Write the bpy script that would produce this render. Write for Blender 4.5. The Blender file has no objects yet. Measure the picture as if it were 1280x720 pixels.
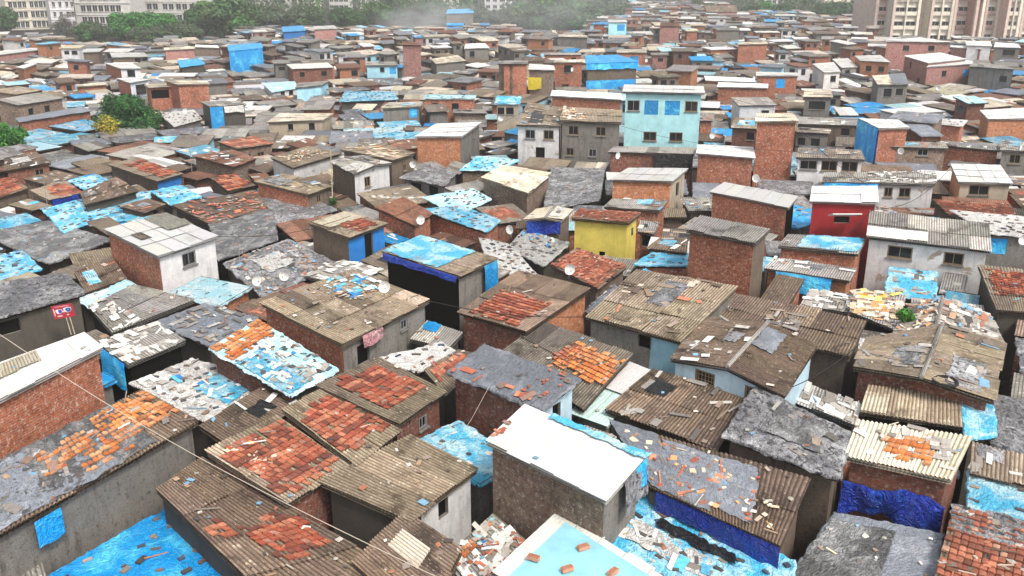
import bpy, math, random
import numpy as np
from mathutils import Vector, noise
random.seed(7)
RND = random.Random(11)
C = bpy.context.scene.collection
F, TH, CAMH = 1150.0, math.atan(395/1150.0), 18.5
sT, cT = math.sin(TH), math.cos(TH)

def P(u, v, z=0.0):
    """world point that stands at height z where the photograph shows pixel (u, v)"""
    x, y = (u-640)/F, (v-360)/F
    d = (x, cT - y*sT, -sT - y*cT)
    k = (z-CAMH)/d[2]
    return Vector((d[0]*k, d[1]*k, z))
def pix(p):
    y, z = p[1], p[2]-CAMH
    dep = y*cT - z*sT
    if dep < 0.1: return (-9999, -9999)
    return (640+F*p[0]/dep, 360-F*(y*sT+z*cT)/dep)
def tang(v): return math.tan(TH + math.atan((v-360)/F))

# ------------------------------------------------------------------ mesh builder
class MB:
    def __init__(s): s.v=[]; s.f=[]; s.uv=[]; s.col=[]; s.mi=[]
    def quad(s, a, b, c, d, uv=None, col=(1,1,1), m=0):
        n=len(s.v); s.v += [tuple(a),tuple(b),tuple(c),tuple(d)]; s.f.append((n,n+1,n+2,n+3))
        if uv is None:
            w=(Vector(b)-Vector(a)).length; h=(Vector(d)-Vector(a)).length
            uv=((0,0),(w,0),(w,h),(0,h))
        s.uv += list(uv); s.col.append(col); s.mi.append(m)
    def tri(s, a, b, c, col=(1,1,1), m=0):
        n=len(s.v); s.v += [tuple(a),tuple(b),tuple(c)]; s.f.append((n,n+1,n+2)); s.uv += [(0,0),(1,0),(0,1)]; s.col.append(col); s.mi.append(m)
    def grid(s, pts, nu, nv, uvs, col=(1,1,1), m=0, skip=None):
        n=len(s.v); s.v += [tuple(p) for p in pts]
        for j in range(nv):
            for i in range(nu):
                if skip and skip(i,j): continue
                a=j*(nu+1)+i; q=(a,a+1,a+nu+2,a+nu+1)
                s.f.append(tuple(n+k for k in q)); s.uv += [uvs[k] for k in q]; s.col.append(col(i,j) if callable(col) else col); s.mi.append(m)
    def box(s, c, ax, ay, az, col=(1,1,1), m=0, bottom=False):
        """box centred on c with half-axis vectors ax, ay, az"""
        c,ax,ay,az=Vector(c),Vector(ax),Vector(ay),Vector(az)
        p=[c+i*ax+j*ay+k*az for k in (-1,1) for j in (-1,1) for i in (-1,1)]
        L=[2*ax.length,2*ay.length,2*az.length]
        for q,w,h in (((4,5,7,6),0,1),((0,1,5,4),0,2),((1,3,7,5),1,2),((3,2,6,7),0,2),((2,0,4,6),1,2))+((((2,3,1,0),0,1),) if bottom else ()):
            s.quad(*[p[i] for i in q], uv=((0,0),(L[w],0),(L[w],L[h]),(0,L[h])), col=col, m=m)
    def tube(s, pts, r, n=6, col=(1,1,1), m=0, r2=None):
        pts=[Vector(p) for p in pts]; k=len(s.v); N=len(pts)
        for i,p in enumerate(pts):
            d=(pts[min(i+1,N-1)]-pts[max(i-1,0)]).normalized()
            x=d.orthogonal().normalized(); y=d.cross(x)
            rr=r if r2 is None else r+(r2-r)*i/(N-1)
            for j in range(n):
                a=2*math.pi*j/n; s.v.append(tuple(p+rr*(math.cos(a)*x+math.sin(a)*y)))
        for i in range(N-1):
            for j in range(n):
                a=k+i*n+j; b=k+i*n+(j+1)%n
                s.f.append((a,b,b+n,a+n)); s.uv += [(j/n,i),((j+1)/n,i),((j+1)/n,i+1),(j/n,i+1)]; s.col.append(col); s.mi.append(m)
        for e in (0,N-1):
            s.f.append(tuple(k+e*n+j for j in range(n))); s.uv += [(0,0)]*n; s.col.append(col); s.mi.append(m)
    def build(s, name, mats, parent=None, origin=(0,0,0), smooth=False):
        me=bpy.data.meshes.new(name); o3=np.array(origin)
        V=np.array(s.v,dtype=np.float64)-o3 if s.v else np.zeros((0,3))
        me.from_pydata(V.tolist(),[],s.f)
        mats=mats if isinstance(mats,(list,tuple)) else [mats]
        for m in mats: me.materials.append(MAT[m] if isinstance(m,str) else m)
        if s.f:
            uvl=me.uv_layers.new(name='UVMap'); uvl.data.foreach_set('uv', np.array(s.uv,dtype=np.float32).ravel())
            at=me.attributes.new('tone','FLOAT_COLOR','FACE')
            c=np.ones((len(s.f),4),dtype=np.float32); c[:,:3]=np.array(s.col,dtype=np.float32); at.data.foreach_set('color',c.ravel())
            me.polygons.foreach_set('material_index', np.array(s.mi,dtype=np.int32))
            if smooth: me.polygons.foreach_set('use_smooth', np.ones(len(s.f),dtype=bool))
        me.update()
        o=bpy.data.objects.new(name,me); C.objects.link(o)
        if parent is not None: o.parent=parent
        else: o.location=origin
        return o

def tag(o, label=None, cat=None, group=None, kind=None):
    if label: o['label']=label
    if cat: o['category']=cat
    if group: o['group']=group
    if kind: o['kind']=kind
    return o
def empty(name, loc, label=None, cat=None, group=None):
    o=bpy.data.objects.new(name,None); C.objects.link(o); o.location=loc; o.empty_display_size=.2
    return tag(o,label,cat,group)
def dup(root, loc, rz=0, label=None, group=None, sc=None):
    r=root.copy(); C.objects.link(r); r.location=loc; r.rotation_euler=(0,0,rz)
    if sc: r.scale=sc
    if label: r['label']=label
    if group: r['group']=group
    for ch in list(root.children):
        c=ch.copy(); C.objects.link(c); c.parent=r
        for g in ch.children:
            d=g.copy(); C.objects.link(d); d.parent=c
    return r

# ------------------------------------------------------------------ materials
MAT={}
class NT:
    def __init__(s,name,rough=.8,spec=.3):
        m=bpy.data.materials.new(name); m.use_nodes=True; s.m=m; s.nt=m.node_tree
        s.b=s.nt.nodes['Principled BSDF']; s.b.inputs['Roughness'].default_value=rough; s.b.inputs['Specular IOR Level'].default_value=spec
        MAT[name]=m
    def n(s,t,**kw):
        nd=s.nt.nodes.new('ShaderNode'+t)
        for k,v in kw.items():
            if hasattr(nd,k): setattr(nd,k,v)
        return nd
    def set(s,nd,i,val):
        sock=nd.inputs[i]
        if isinstance(val,bpy.types.NodeSocket): s.nt.links.new(val,sock)
        elif isinstance(val,(tuple,list)) and len(val)==3 and sock.type=='RGBA': sock.default_value=(*val,1)
        else: sock.default_value=val
    def uv(s,sx=1,sy=1,rnd=True):
        tc=s.n('UVMap',uv_map='UVMap'); mp=s.n('Mapping'); s.set(mp,0,tc.outputs[0]); s.set(mp,3,(sx,sy,1))
        if rnd:
            oi=s.n('ObjectInfo'); cx=s.n('CombineXYZ'); mt=s.n('Math',operation='MULTIPLY'); s.set(mt,0,oi.outputs['Random']); s.set(mt,1,77.0); s.set(cx,0,mt.outputs[0]); s.set(cx,2,mt.outputs[0]); s.set(mp,1,cx.outputs[0])
        return mp.outputs[0]
    def pos(s,sx=1,sy=1,sz=1):
        g=s.n('NewGeometry'); mp=s.n('Mapping'); s.set(mp,0,g.outputs['Position']); s.set(mp,3,(sx,sy,sz)); return mp.outputs[0]
    def noise(s,vec,scale,detail=4,rough=.6,dist=0):
        nd=s.n('TexNoise'); s.set(nd,'Vector',vec); s.set(nd,'Scale',scale); s.set(nd,'Detail',detail); s.set(nd,'Roughness',rough); s.set(nd,'Distortion',dist); return nd.outputs[0]
    def ramp(s,fac,a,b):
        nd=s.n('MapRange',clamp=True); s.set(nd,0,fac); s.set(nd,1,a); s.set(nd,2,b); return nd.outputs[0]
    def mix(s,f,a,b,mode='MIX'):
        nd=s.n('Mix',data_type='RGBA',blend_type=mode); s.set(nd,0,f); s.set(nd,6,a); s.set(nd,7,b); return nd.outputs[2]
    def mul(s,a,b):
        nd=s.n('Math',operation='MULTIPLY'); s.set(nd,0,a); s.set(nd,1,b); return nd.outputs[0]
    def add(s,a,b):
        nd=s.n('Math',operation='ADD'); s.set(nd,0,a); s.set(nd,1,b); return nd.outputs[0]
    def tone(s,col,objvar=.25):
        at=s.n('Attribute',attribute_name='tone'); c=s.mix(1.0,col,at.outputs['Color'],'MULTIPLY')
        if objvar:
            oi=s.n('ObjectInfo'); mr=s.n('MapRange'); s.set(mr,0,oi.outputs['Random']); s.set(mr,3,1-objvar); s.set(mr,4,1+objvar)
            vm=s.n('VectorMath',operation='SCALE'); s.set(vm,0,c); s.set(vm,'Scale',mr.outputs[0]); c=vm.outputs[0]
        return c
    def bump(s,h,strength,dist=.02):
        nd=s.n('Bump'); s.set(nd,'Height',h); s.set(nd,'Strength',strength); s.set(nd,'Distance',dist); s.set(s.b,'Normal',nd.outputs[0])
    def out(s,col): s.set(s.b,'Base Color',col)

def m_sheet(name,c1,c2,stain,light,rough=.75,corr=0,stain_t=(.52,.68),light_t=(.60,.72),valley=.8,metal=0):
    t=NT(name,rough,.25)
    u=t.uv(); st=t.uv(7,.8)
    col=t.mix(t.ramp(t.noise(st,1.5,5,.65),.35,.65),c1,c2)
    col=t.mix(t.ramp(t.noise(u,.7,5,.65,.6),*stain_t),col,stain)
    col=t.mix(t.ramp(t.noise(u,3.5,5,.7,.3),*light_t),col,light)
    col=t.mix(t.ramp(t.noise(t.uv(26,5),1.2,4,.7),.54,.68),col,stain)
    col=t.mix(t.mul(t.ramp(t.noise(t.uv(14,5),1.7,3,.7),.60,.70),.8),col,light)
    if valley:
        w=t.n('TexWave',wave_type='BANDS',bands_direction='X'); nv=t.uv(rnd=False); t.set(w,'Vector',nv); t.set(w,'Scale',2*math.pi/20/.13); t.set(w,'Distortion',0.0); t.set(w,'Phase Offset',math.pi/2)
        col=t.mix(t.mul(t.ramp(w.outputs[1],.50,0.05),valley),col,stain)  # corrugation valleys drawn darker than the ridges
    t.out(t.tone(col))
    h=t.noise(u,9,5,.7)
    if corr:
        t.bump(t.add(t.mul(w.outputs[1],corr),t.mul(h,.25)),.8,.05)
    else: t.bump(h,.5,.03)
    return t
def m_brick(name,a,b,mortar,dirt=.5):
    t=NT(name,.9,.15); u=t.uv(rnd=False)
    br=t.n('TexBrick'); t.set(br,'Vector',u); t.set(br,'Scale',1.0); t.set(br,'Color1',a); t.set(br,'Color2',b); t.set(br,'Mortar',mortar)
    t.set(br,'Brick Width',.25); t.set(br,'Row Height',.095); t.set(br,'Mortar Size',.018); t.set(br,'Mortar Smooth',.3); t.set(br,'Bias',-.1); 
    p=t.pos()
    col=t.mix(t.ramp(t.noise(p,4,5,.75),.45,.68),br.outputs[0],tuple(x*.42 for x in a))
    col=t.mix(t.ramp(t.noise(p,7,5,.85),.545,.64),col,tuple(min(1,x*1.6+.14) for x in mortar))
    col=t.mix(t.mul(t.ramp(t.noise(p,.6,4,.6),.5,.72),dirt),col,(.06,.045,.035))
    t.out(t.tone(col,.2)); t.bump(t.add(br.outputs[1],t.mul(t.noise(p,14,3,.7),-.6)),-.7,.02)
def m_plaster(name,c,dirt=(.12,.10,.08),amt=.6,amt2=.5,rough=.85,peel=None):
    t=NT(name,rough,.2); p=t.pos(); ps=t.pos(2.2,2.2,.35)
    col=t.mix(t.ramp(t.noise(p,1.3,5,.6),.3,.7),c,tuple(x*.72 for x in c))
    col=t.mix(t.mul(t.ramp(t.noise(ps,1.6,5,.65),.52,.75),amt),col,dirt)
    col=t.mix(t.mul(t.ramp(t.noise(p,6,4,.75),.55,.7),amt2),col,dirt)
    col=t.mix(t.mul(t.ramp(t.noise(p,22,3,.75),.5,.68),amt2*.8),col,dirt); col=t.mix(t.mul(t.ramp(t.noise(p,17,3,.75),.58,.72),amt2*.5),col,tuple(min(1,x*1.5) for x in c))
    if peel: col=t.mix(t.ramp(t.noise(p,.9,5,.62,.4),.6,.64),col,peel)
    t.out(t.tone(col,.12)); t.bump(t.noise(p,12,4,.7),.5,.03)
def m_tarp(name,c,fade,dark,rough=.38,fade_t=(.5,.66),dark_t=(.66,.74),wr=.9,objvar=.24,dirt=.75):
    t=NT(name,rough,.4); u=t.uv()
    col=t.mix(t.ramp(t.noise(u,.8,5,.62,.5),*fade_t),c,fade)
    col=t.mix(t.ramp(t.noise(u,4.5,5,.7,.6),*dark_t),col,dark)
    col=t.mix(t.ramp(t.noise(t.uv(9,1.2),1.3,4,.7),.66,.72),col,fade)
    # creases: thin ridges of two sizes, the dark colour drawn along them
    def crease(sc,d,v=None):
        n=t.noise(v or u,sc,4,.6,d); a_=t.n('Math',operation='SUBTRACT'); t.set(a_,0,n); t.set(a_,1,.5); b_=t.n('Math',operation='ABSOLUTE'); t.set(b_,0,a_.outputs[0]); return b_.outputs[0]
    k1,k2=crease(1.7,1.2),crease(5.5,.8,t.uv(1,.45))
    col=t.mix(t.mul(t.ramp(k2,.02,.0),dirt),col,dark); col=t.mix(t.mul(t.ramp(k1,.015,.0),dirt),col,dark)
    t.out(t.tone(col,objvar)); t.bump(t.add(t.mul(t.ramp(k1,0,.12),1.0),t.add(t.mul(t.ramp(k2,0,.1),.45),t.mul(t.noise(u,16,3,.7,.8),.3))),wr,.09)

# roofing sheets (weathered cement sheet, rusted, new) with a fine version for far roofs
SH=dict(asb=((.29,.25,.21),(.165,.138,.112),(.06,.048,.038),(.60,.55,.47)),
        tan=((.34,.28,.21),(.20,.158,.112),(.08,.058,.04),(.64,.57,.46)),
        brown=((.23,.165,.12),(.13,.092,.066),(.045,.032,.025),(.52,.43,.34)),
        grey=((.40,.385,.36),(.25,.235,.22),(.09,.08,.07),(.68,.66,.62)),
        rust=((.30,.13,.08),(.18,.085,.055),(.07,.045,.035),(.50,.38,.30)),
        cream=((.70,.64,.53),(.52,.46,.36),(.22,.18,.13),(.85,.80,.72)))
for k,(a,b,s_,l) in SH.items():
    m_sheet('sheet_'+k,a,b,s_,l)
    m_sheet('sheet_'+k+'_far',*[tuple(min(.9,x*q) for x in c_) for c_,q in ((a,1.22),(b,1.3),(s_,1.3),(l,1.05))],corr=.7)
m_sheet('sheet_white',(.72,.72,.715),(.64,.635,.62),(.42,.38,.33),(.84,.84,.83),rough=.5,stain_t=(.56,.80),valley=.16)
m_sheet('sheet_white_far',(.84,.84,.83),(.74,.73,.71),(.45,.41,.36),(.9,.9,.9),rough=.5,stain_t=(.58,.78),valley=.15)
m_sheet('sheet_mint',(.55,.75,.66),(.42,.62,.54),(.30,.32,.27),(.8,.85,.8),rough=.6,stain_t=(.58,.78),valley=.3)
m_brick('brick_red',(.54,.135,.055),(.30,.068,.036),(.33,.235,.18))
m_brick('brick_orange',(.66,.22,.08),(.48,.15,.06),(.30,.22,.16),.3)
m_brick('brick_dark',(.30,.085,.05),(.16,.05,.035),(.14,.11,.09),.6)
m_brick('brick_brown',(.27,.17,.12),(.17,.11,.08),(.22,.19,.16),.5)
m_brick('brick_pink',(.48,.17,.15),(.36,.13,.11),(.36,.27,.24),.25)
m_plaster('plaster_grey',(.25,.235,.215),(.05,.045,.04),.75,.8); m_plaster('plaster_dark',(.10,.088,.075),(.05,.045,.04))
m_plaster('plaster_brown',(.20,.155,.12),(.045,.035,.03),.75,.85); m_plaster('plaster_beige',(.52,.44,.34),(.16,.12,.09))
m_plaster('paint_white',(.84,.84,.86),(.30,.28,.26),.45,.35); m_plaster('paint_dirty_white',(.72,.72,.73),(.25,.22,.19),.6,.45,peel=(.36,.29,.23))
m_plaster('paint_teal',(.45,.80,.86),(.30,.42,.40),.35,.15); m_plaster('paint_blue',(.50,.68,.80),(.25,.28,.30),.4,.3)
m_plaster('paint_sky',(.42,.74,.90),(.25,.35,.40),.35,.2)
m_plaster('paint_yellow',(.78,.64,.14),(.30,.24,.06),.4,.35); m_plaster('paint_maroon',(.33,.025,.03),(.12,.02,.02),.5,.3)
m_plaster('paint_pink',(.66,.44,.41),(.35,.27,.25),.4,.25); m_plaster('paint_pinkgrey',(.86,.68,.60),(.36,.30,.28),.4,.2)
m_plaster('paint_cream',(.90,.83,.70),(.40,.36,.31),.4,.2); m_plaster('paint_concrete',(.76,.74,.71),(.25,.24,.22),.5,.3)
m_plaster('paint_royal',(.03,.22,.62),(.02,.06,.2),.4,.3)
m_tarp('tarp_blue',(.01,.33,.78),(.10,.60,.90),(.01,.12,.40),fade_t=(.5,.66),wr=.6,dirt=.35)
m_tarp('tarp_cyan',(.08,.47,.74),(.50,.75,.84),(.03,.25,.45),fade_t=(.44,.58),wr=.7,dirt=.6)
m_plaster('sheet_paleblue',(.33,.68,.78),(.30,.45,.50),.25,.12,.5)
m_tarp('tarp_pale',(.42,.74,.84),(.72,.84,.88),(.15,.32,.42),fade_t=(.48,.62),wr=.6)
m_tarp('tarp_royal',(.015,.045,.42),(.012,.10,.55),(.005,.01,.12))
m_tarp('plastic_grey',(.19,.19,.20),(.42,.42,.44),(.04,.04,.043),rough=.45,fade_t=(.44,.6),dark_t=(.52,.60),dirt=1.0,wr=.55)
m_tarp('plastic_slate',(.20,.22,.26),(.32,.34,.385),(.08,.075,.075),rough=.5,wr=.5,dark_t=(.60,.70))
m_tarp('plastic_dark',(.15,.15,.155),(.40,.40,.41),(.02,.02,.02),rough=.4,fade_t=(.45,.62),dirt=.7)
m_tarp('plastic_black',(.018,.018,.02),(.05,.05,.055),(.005,.005,.005),rough=.35)
m_tarp('plastic_white',(.72,.71,.69),(.84,.84,.83),(.28,.25,.22),rough=.45,dark_t=(.58,.68))
m_tarp('cloth_red',(.5,.02,.03),(.6,.05,.06),(.2,.01,.02)); m_tarp('tarp_yellow',(.85,.68,.02),(.9,.75,.1),(.4,.3,.01))
m_tarp('cloth_pink',(.65,.32,.36),(.75,.5,.5),(.3,.12,.15)); 
def m_attr(name,rough=.85,nscale=20,amt=.35,bump=.4,spec=.2,dark=(.06,.05,.04)):
    t=NT(name,rough,spec); p=t.pos(); at=t.n('Attribute',attribute_name='tone')
    col=t.mix(t.mul(t.ramp(t.noise(p,nscale,4,.7),.48,.68),amt),at.outputs['Color'],dark)
    t.out(col); t.bump(t.noise(p,nscale*.7,3,.7),bump,.02)
m_attr('tile',.85,11,.75,dark=(.09,.06,.045)); m_attr('scrap',.75,9,.45,.6); m_attr('rubble',.85,16,.35,.5); m_attr('paint',.5,6,.15,.1,.4)
t=NT('foliage',.6,.25); at=t.n('Attribute',attribute_name='tone'); t.out(t.mix(t.ramp(t.noise(t.pos(),3,3,.6),.3,.7),at.outputs['Color'],(.02,.045,.012))); t.set(t.b,'Subsurface Weight',0.0)
m_plaster('bark',(.16,.12,.085),(.06,.045,.03)); m_plaster('wood',(.30,.22,.14),(.09,.06,.04)); m_plaster('wood_pale',(.55,.47,.36),(.2,.15,.1))
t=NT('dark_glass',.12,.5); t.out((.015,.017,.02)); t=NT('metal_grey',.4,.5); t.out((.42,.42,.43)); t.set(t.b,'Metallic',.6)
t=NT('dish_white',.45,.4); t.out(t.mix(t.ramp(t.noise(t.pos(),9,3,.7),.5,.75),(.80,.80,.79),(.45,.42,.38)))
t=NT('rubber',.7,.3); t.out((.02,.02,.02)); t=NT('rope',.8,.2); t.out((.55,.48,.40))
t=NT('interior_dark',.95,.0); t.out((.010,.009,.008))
t=NT('ground_mud',.95,.1); p=t.pos(); col=t.mix(t.ramp(t.noise(p,.5,5,.7),.35,.65),(.05,.04,.033),(.02,.017,.014)); t.out(t.mix(t.ramp(t.noise(p,5,4,.8),.62,.72),col,(.15,.13,.11))); t.bump(t.noise(p,4,4,.7),.6,.1)
# ------------------------------------------------------------------ roof surfaces
def lerp(a,b,t): return a+(b-a)*t
class Surf:
    """bilinear roof plane A-B (upper) to D-C (lower), metric size W x L"""
    def __init__(s,A,B,Cc,D):
        s.A,s.B,s.C,s.D=[Vector(p) for p in (A,B,Cc,D)]
        s.W=((s.B-s.A).length+(s.C-s.D).length)/2; s.L=((s.D-s.A).length+(s.C-s.B).length)/2
        n=(s.B-s.A).cross(s.D-s.A)+(s.C-s.B).cross(s.C-s.D)
        if n.length<1e-6: n=Vector((0,0,1))
        s.n=n.normalized()
        if s.n.z<0: s.n=-s.n
        s.sd=(s.A.x*1.7+s.A.y*.9)%50
    def at(s,a,b,h=0):
        a_,b_=min(1,max(0,a)),min(1,max(0,b)); k=min(1,12*a_*(1-a_)*b_*(1-b_)*1.3)
        return lerp(lerp(s.A,s.B,a),lerp(s.D,s.C,a),b)+s.n*(h-k*.035+k*.045*noise.noise((a_*s.W*.55,b_*s.L*.55,s.sd)))
PAL_TILE=[(.42,.13,.075),(.46,.155,.09),(.38,.095,.055),(.28,.075,.05),(.55,.22,.13),(.20,.07,.05),(.42,.20,.14)]
PAL_TILE_OR=[(.70,.24,.07),(.74,.30,.10),(.58,.18,.055),(.64,.27,.12),(.76,.38,.19),(.40,.14,.07)]
PAL_TILE_RUST=[(.40,.14,.085),(.30,.10,.065),(.46,.18,.11),(.24,.09,.06),(.50,.28,.20)]
PAL=dict(white=[(.78,.77,.75),(.70,.68,.64),(.82,.82,.82),(.55,.52,.48),(.40,.37,.34),(.28,.25,.22)],
  grey=[(.30,.28,.26),(.22,.20,.19),(.40,.38,.35),(.14,.13,.12),(.52,.49,.46),(.33,.26,.20)],
  warm=[(.80,.70,.55),(.82,.62,.42),(.75,.38,.18),(.60,.50,.40),(.84,.80,.72),(.35,.26,.2)],
  blue=[(.45,.75,.85),(.12,.50,.78),(.70,.82,.86),(.78,.79,.78),(.40,.38,.36),(.04,.25,.6)],
  brown=[(.30,.22,.16),(.22,.16,.12),(.42,.33,.26),(.15,.11,.09),(.55,.46,.38),(.50,.2,.12)],
  mix=[(.55,.50,.44),(.35,.30,.26),(.20,.17,.15),(.74,.70,.64),(.46,.20,.12),(.10,.09,.09),(.60,.55,.48),(.42,.36,.30),(.45,.30,.2),(.28,.22,.18),(.13,.11,.10),(.5,.46,.42),(.22,.42,.6)],
  red=[(.55,.17,.10),(.62,.25,.15),(.40,.12,.08),(.30,.2,.16)],
  flower=[(.9,.5,.1),(.92,.8,.2),(.85,.35,.05),(.8,.75,.7)])
PITCH=.13
def roof_sheets(mb,S,near,rnd,ragged=.12,lift=.035,m=0,swmax=1.05,slen=2.2,var=.22,skipp=0.0,rect=(0,0,1,1),odd=.06,h0=0.0):
    s0,t0,s1,t1=rect; W=S.W*(s1-s0); L=S.L*(t1-t0)
    nc=max(1,round(W/swmax)); nr=max(1,round(L/slen))
    for r in range(nr):
        for c in range(nc):
            if rnd.random()<skipp: continue
            a0=s0+(s1-s0)*c/nc; a1=s0+(s1-s0)*(c+1)/nc+.03/S.W
            b0=t0+(t1-t0)*r/nr-(.12/S.L if r else rnd.uniform(0,ragged)/S.L); b1=t0+(t1-t0)*(r+1)/nr+((.04+rnd.uniform(-ragged*.3,ragged))/S.L if r==nr-1 else .1/S.L)
            hb=h0+.012+rnd.random()*lift*.4+(nr-r)*.004; he=hb+.02+rnd.random()*lift; tw=rnd.uniform(-.01,.01)
            g=1+rnd.uniform(-var,var); k=rnd.random()
            col=(g,g*rnd.uniform(.97,1.03),g*rnd.uniform(.94,1.06))
            if k<odd: col=tuple(x*1.55 for x in col)
            elif k<odd*2: col=tuple(x*.6 for x in col)
            if near:
                n=max(4,int((a1-a0)*S.W/PITCH*4)); pts=[];uv=[]
                nl=3
                for j in range(nl):
                    b=lerp(b0,b1,j/(nl-1))
                    for i in range(n+1):
                        a=lerp(a0,a1,i/n); u=a*S.W
                        pts.append(S.at(a,b,lerp(hb,he,j/(nl-1))+tw*(i/n-.5)+.026*math.sin(2*math.pi*u/PITCH)+(.015*noise.noise((u,b*S.L,c)) if j else 0))); uv.append((u,b*S.L+c*.37))
                mb.grid(pts,n,nl-1,uv,col,m)
            else:
                uvq=((a0*S.W,b0*S.L),(a1*S.W,b0*S.L),(a1*S.W,b1*S.L),(a0*S.W,b1*S.L))
                mb.quad(S.at(a0,b0,hb),S.at(a1,b0,hb+tw),S.at(a1,b1,he+tw),S.at(a0,b1,he),uv=uvq,col=col,m=m)
def roof_rim(mb,S,th=.06,m=0,col=(.6,.6,.6)):
    q=[S.A,S.B,S.C,S.D]
    for i in range(4):
        a,b=q[i],q[(i+1)%4]; d=Vector((0,0,-th)); up=Vector((0,0,.005))
        mb.quad(a+up,b+up,b+d,a+d,col=col,m=m)
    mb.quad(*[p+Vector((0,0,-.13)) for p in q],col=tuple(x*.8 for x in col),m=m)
def roof_tiles(mb,S,rect,rnd,pal,h0=.05,miss=.05,tw=.19,tl=.27,edge=.5,m=0,mess=1.0):
    s0,t0,s1,t1=rect; nc=max(2,int(S.W*(s1-s0)/tw)); nr=max(2,int(S.L*(t1-t0)/tl)); sd=rnd.random()*50
    for r in range(nr):
        rowb=rnd.choice(pal[:-1])
        for c in range(nc):
            ex=min(c,nc-1-c)/nc; ey=min(r,nr-1-r)/nr
            nz=noise.noise((c*.45+sd,r*.45,sd))
            if min(ex,ey)<.12*edge and nz>.12: continue
            if rnd.random()<miss: continue
            a0=s0+(s1-s0)*(c+rnd.uniform(-.06,.06)*mess)/nc; a1=a0+(s1-s0)*.97/nc
            b0=t0+(t1-t0)*(r-.15+rnd.uniform(-.1,.1)*mess)/nr; b1=b0+(t1-t0)*1.12/nr
            sk=rnd.uniform(-.02,.02)*mess/S.W; h=h0+rnd.uniform(0,.012)
            base=rnd.choice(pal) if rnd.random()<.38 else rowb; g=rnd.uniform(.86,1.1)*(1+.45*nz); col=tuple(max(.01,x*g) for x in base)
            prof=((0,.0),(.12,.018),(.5,.024),(.85,.018),(1,.0)); n=len(prof)-1; pts=[];uv=[]
            for j,b,hh in ((0,b0,0),(1,b1,.06)):
                for x,z in prof: pts.append(S.at(lerp(a0,a1,x)+sk*j,b,h+z+hh)); uv.append((x*.25,j*.34))
            mb.grid(pts,n,1,uv,col,m)
            # front lip so the course throws a line of shade
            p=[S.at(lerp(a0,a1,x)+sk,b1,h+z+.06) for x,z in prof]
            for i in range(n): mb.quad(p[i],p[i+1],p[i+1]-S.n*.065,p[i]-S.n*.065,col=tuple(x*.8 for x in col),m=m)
def roof_cloth(mb,S,rect,rnd,cell=.16,amp=.05,h0=.05,wav=1.0,drop=(0,0,0,0),ragged=.15,m=0,col=(1,1,1),sag=0):
    """plastic sheet lying on the roof; drop = metres hanging over edges AB, BC, CD, DA"""
    s0,t0,s1,t1=rect; nu=max(3,min(90,int(S.W*(s1-s0)/cell))); nv=max(3,min(70,int(S.L*(t1-t0)/cell))); sd=rnd.random()*90
    pts=[];uv=[]
    for j in range(nv+1):
        for i in range(nu+1):
            x,y=i/nu,j/nv; a,b=lerp(s0,s1,x),lerp(t0,t1,y); X,Y=a*S.W,b*S.L
            if i in(0,nu): a+=ragged*(noise.noise((Y*1.3,sd,i))*.5+.5*noise.noise((Y*4.7,sd,i)))/S.W
            if j in(0,nv): b+=ragged*(noise.noise((X*1.3,sd,j+9))*.5+.5*noise.noise((X*4.7,sd,j+9)))/S.L
            q=noise.noise((X*1.1*wav+sd,Y*.9*wav,sd)); w=noise.noise((X*2.6*wav+sd+q,Y*1.6*wav+q*2,sd+5)); w2=abs(noise.noise((X*1.7*wav,Y*3.1*wav+w,sd+9)))
            amp_=amp; w3=abs(noise.noise((X*4.1+sd,Y*2.3+w2,sd+2))); h=h0+amp*(.35*q+.3*w+.7*(.3-w2)+.55*(.25-w3)+.42)
            p=S.at(a,b,max(h0*.6,h)); 
            if sag: p.z-=sag*math.sin(math.pi*x)*math.sin(math.pi*y)
            if j==nv and drop[2]: p.z-=.02
            pts.append(p); uv.append((X,Y))
    mb.grid(pts,nu,nv,uv,col,m)
    for e,dr in enumerate(drop):
        if not dr: continue
        if e==0: idx=[i for i in range(nu+1)]; outv=(S.A-S.D).normalized()
        elif e==2: idx=[nv*(nu+1)+i for i in range(nu+1)]; outv=(S.D-S.A).normalized()
        elif e==1: idx=[j*(nu+1)+nu for j in range(nv+1)]; outv=(S.B-S.A).normalized()
        else: idx=[j*(nu+1) for j in range(nv+1)]; outv=(S.A-S.B).normalized()
        top=[pts[i] for i in idx]; hang_strip(mb,top,dr,outv,rnd,m,col)
def hang_strip(mb,top,dr,outv,rnd,m=0,col=(1,1,1),rag=.35,fold=.05,nz=4):
    sd=rnd.random()*70; n=len(top)-1; acc=[0]
    for i in range(n): acc.append(acc[-1]+(top[i+1]-top[i]).length)
    pts=[];uv=[]
    for j in range(nz+1):
        y=j/nz
        for i,p in enumerate(top):
            d=dr*(1+rag*noise.noise((acc[i]*.9,sd,0)))*y
            o=.03+fold*(.4+y)*(noise.noise((acc[i]*2.6,sd,y*.7))+.5)
            if j==0: o=0.0
            pts.append(p+outv*o-Vector((0,0,d))); uv.append((acc[i],-d))
    mb.grid(pts,n,nz,uv,col,m)
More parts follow.
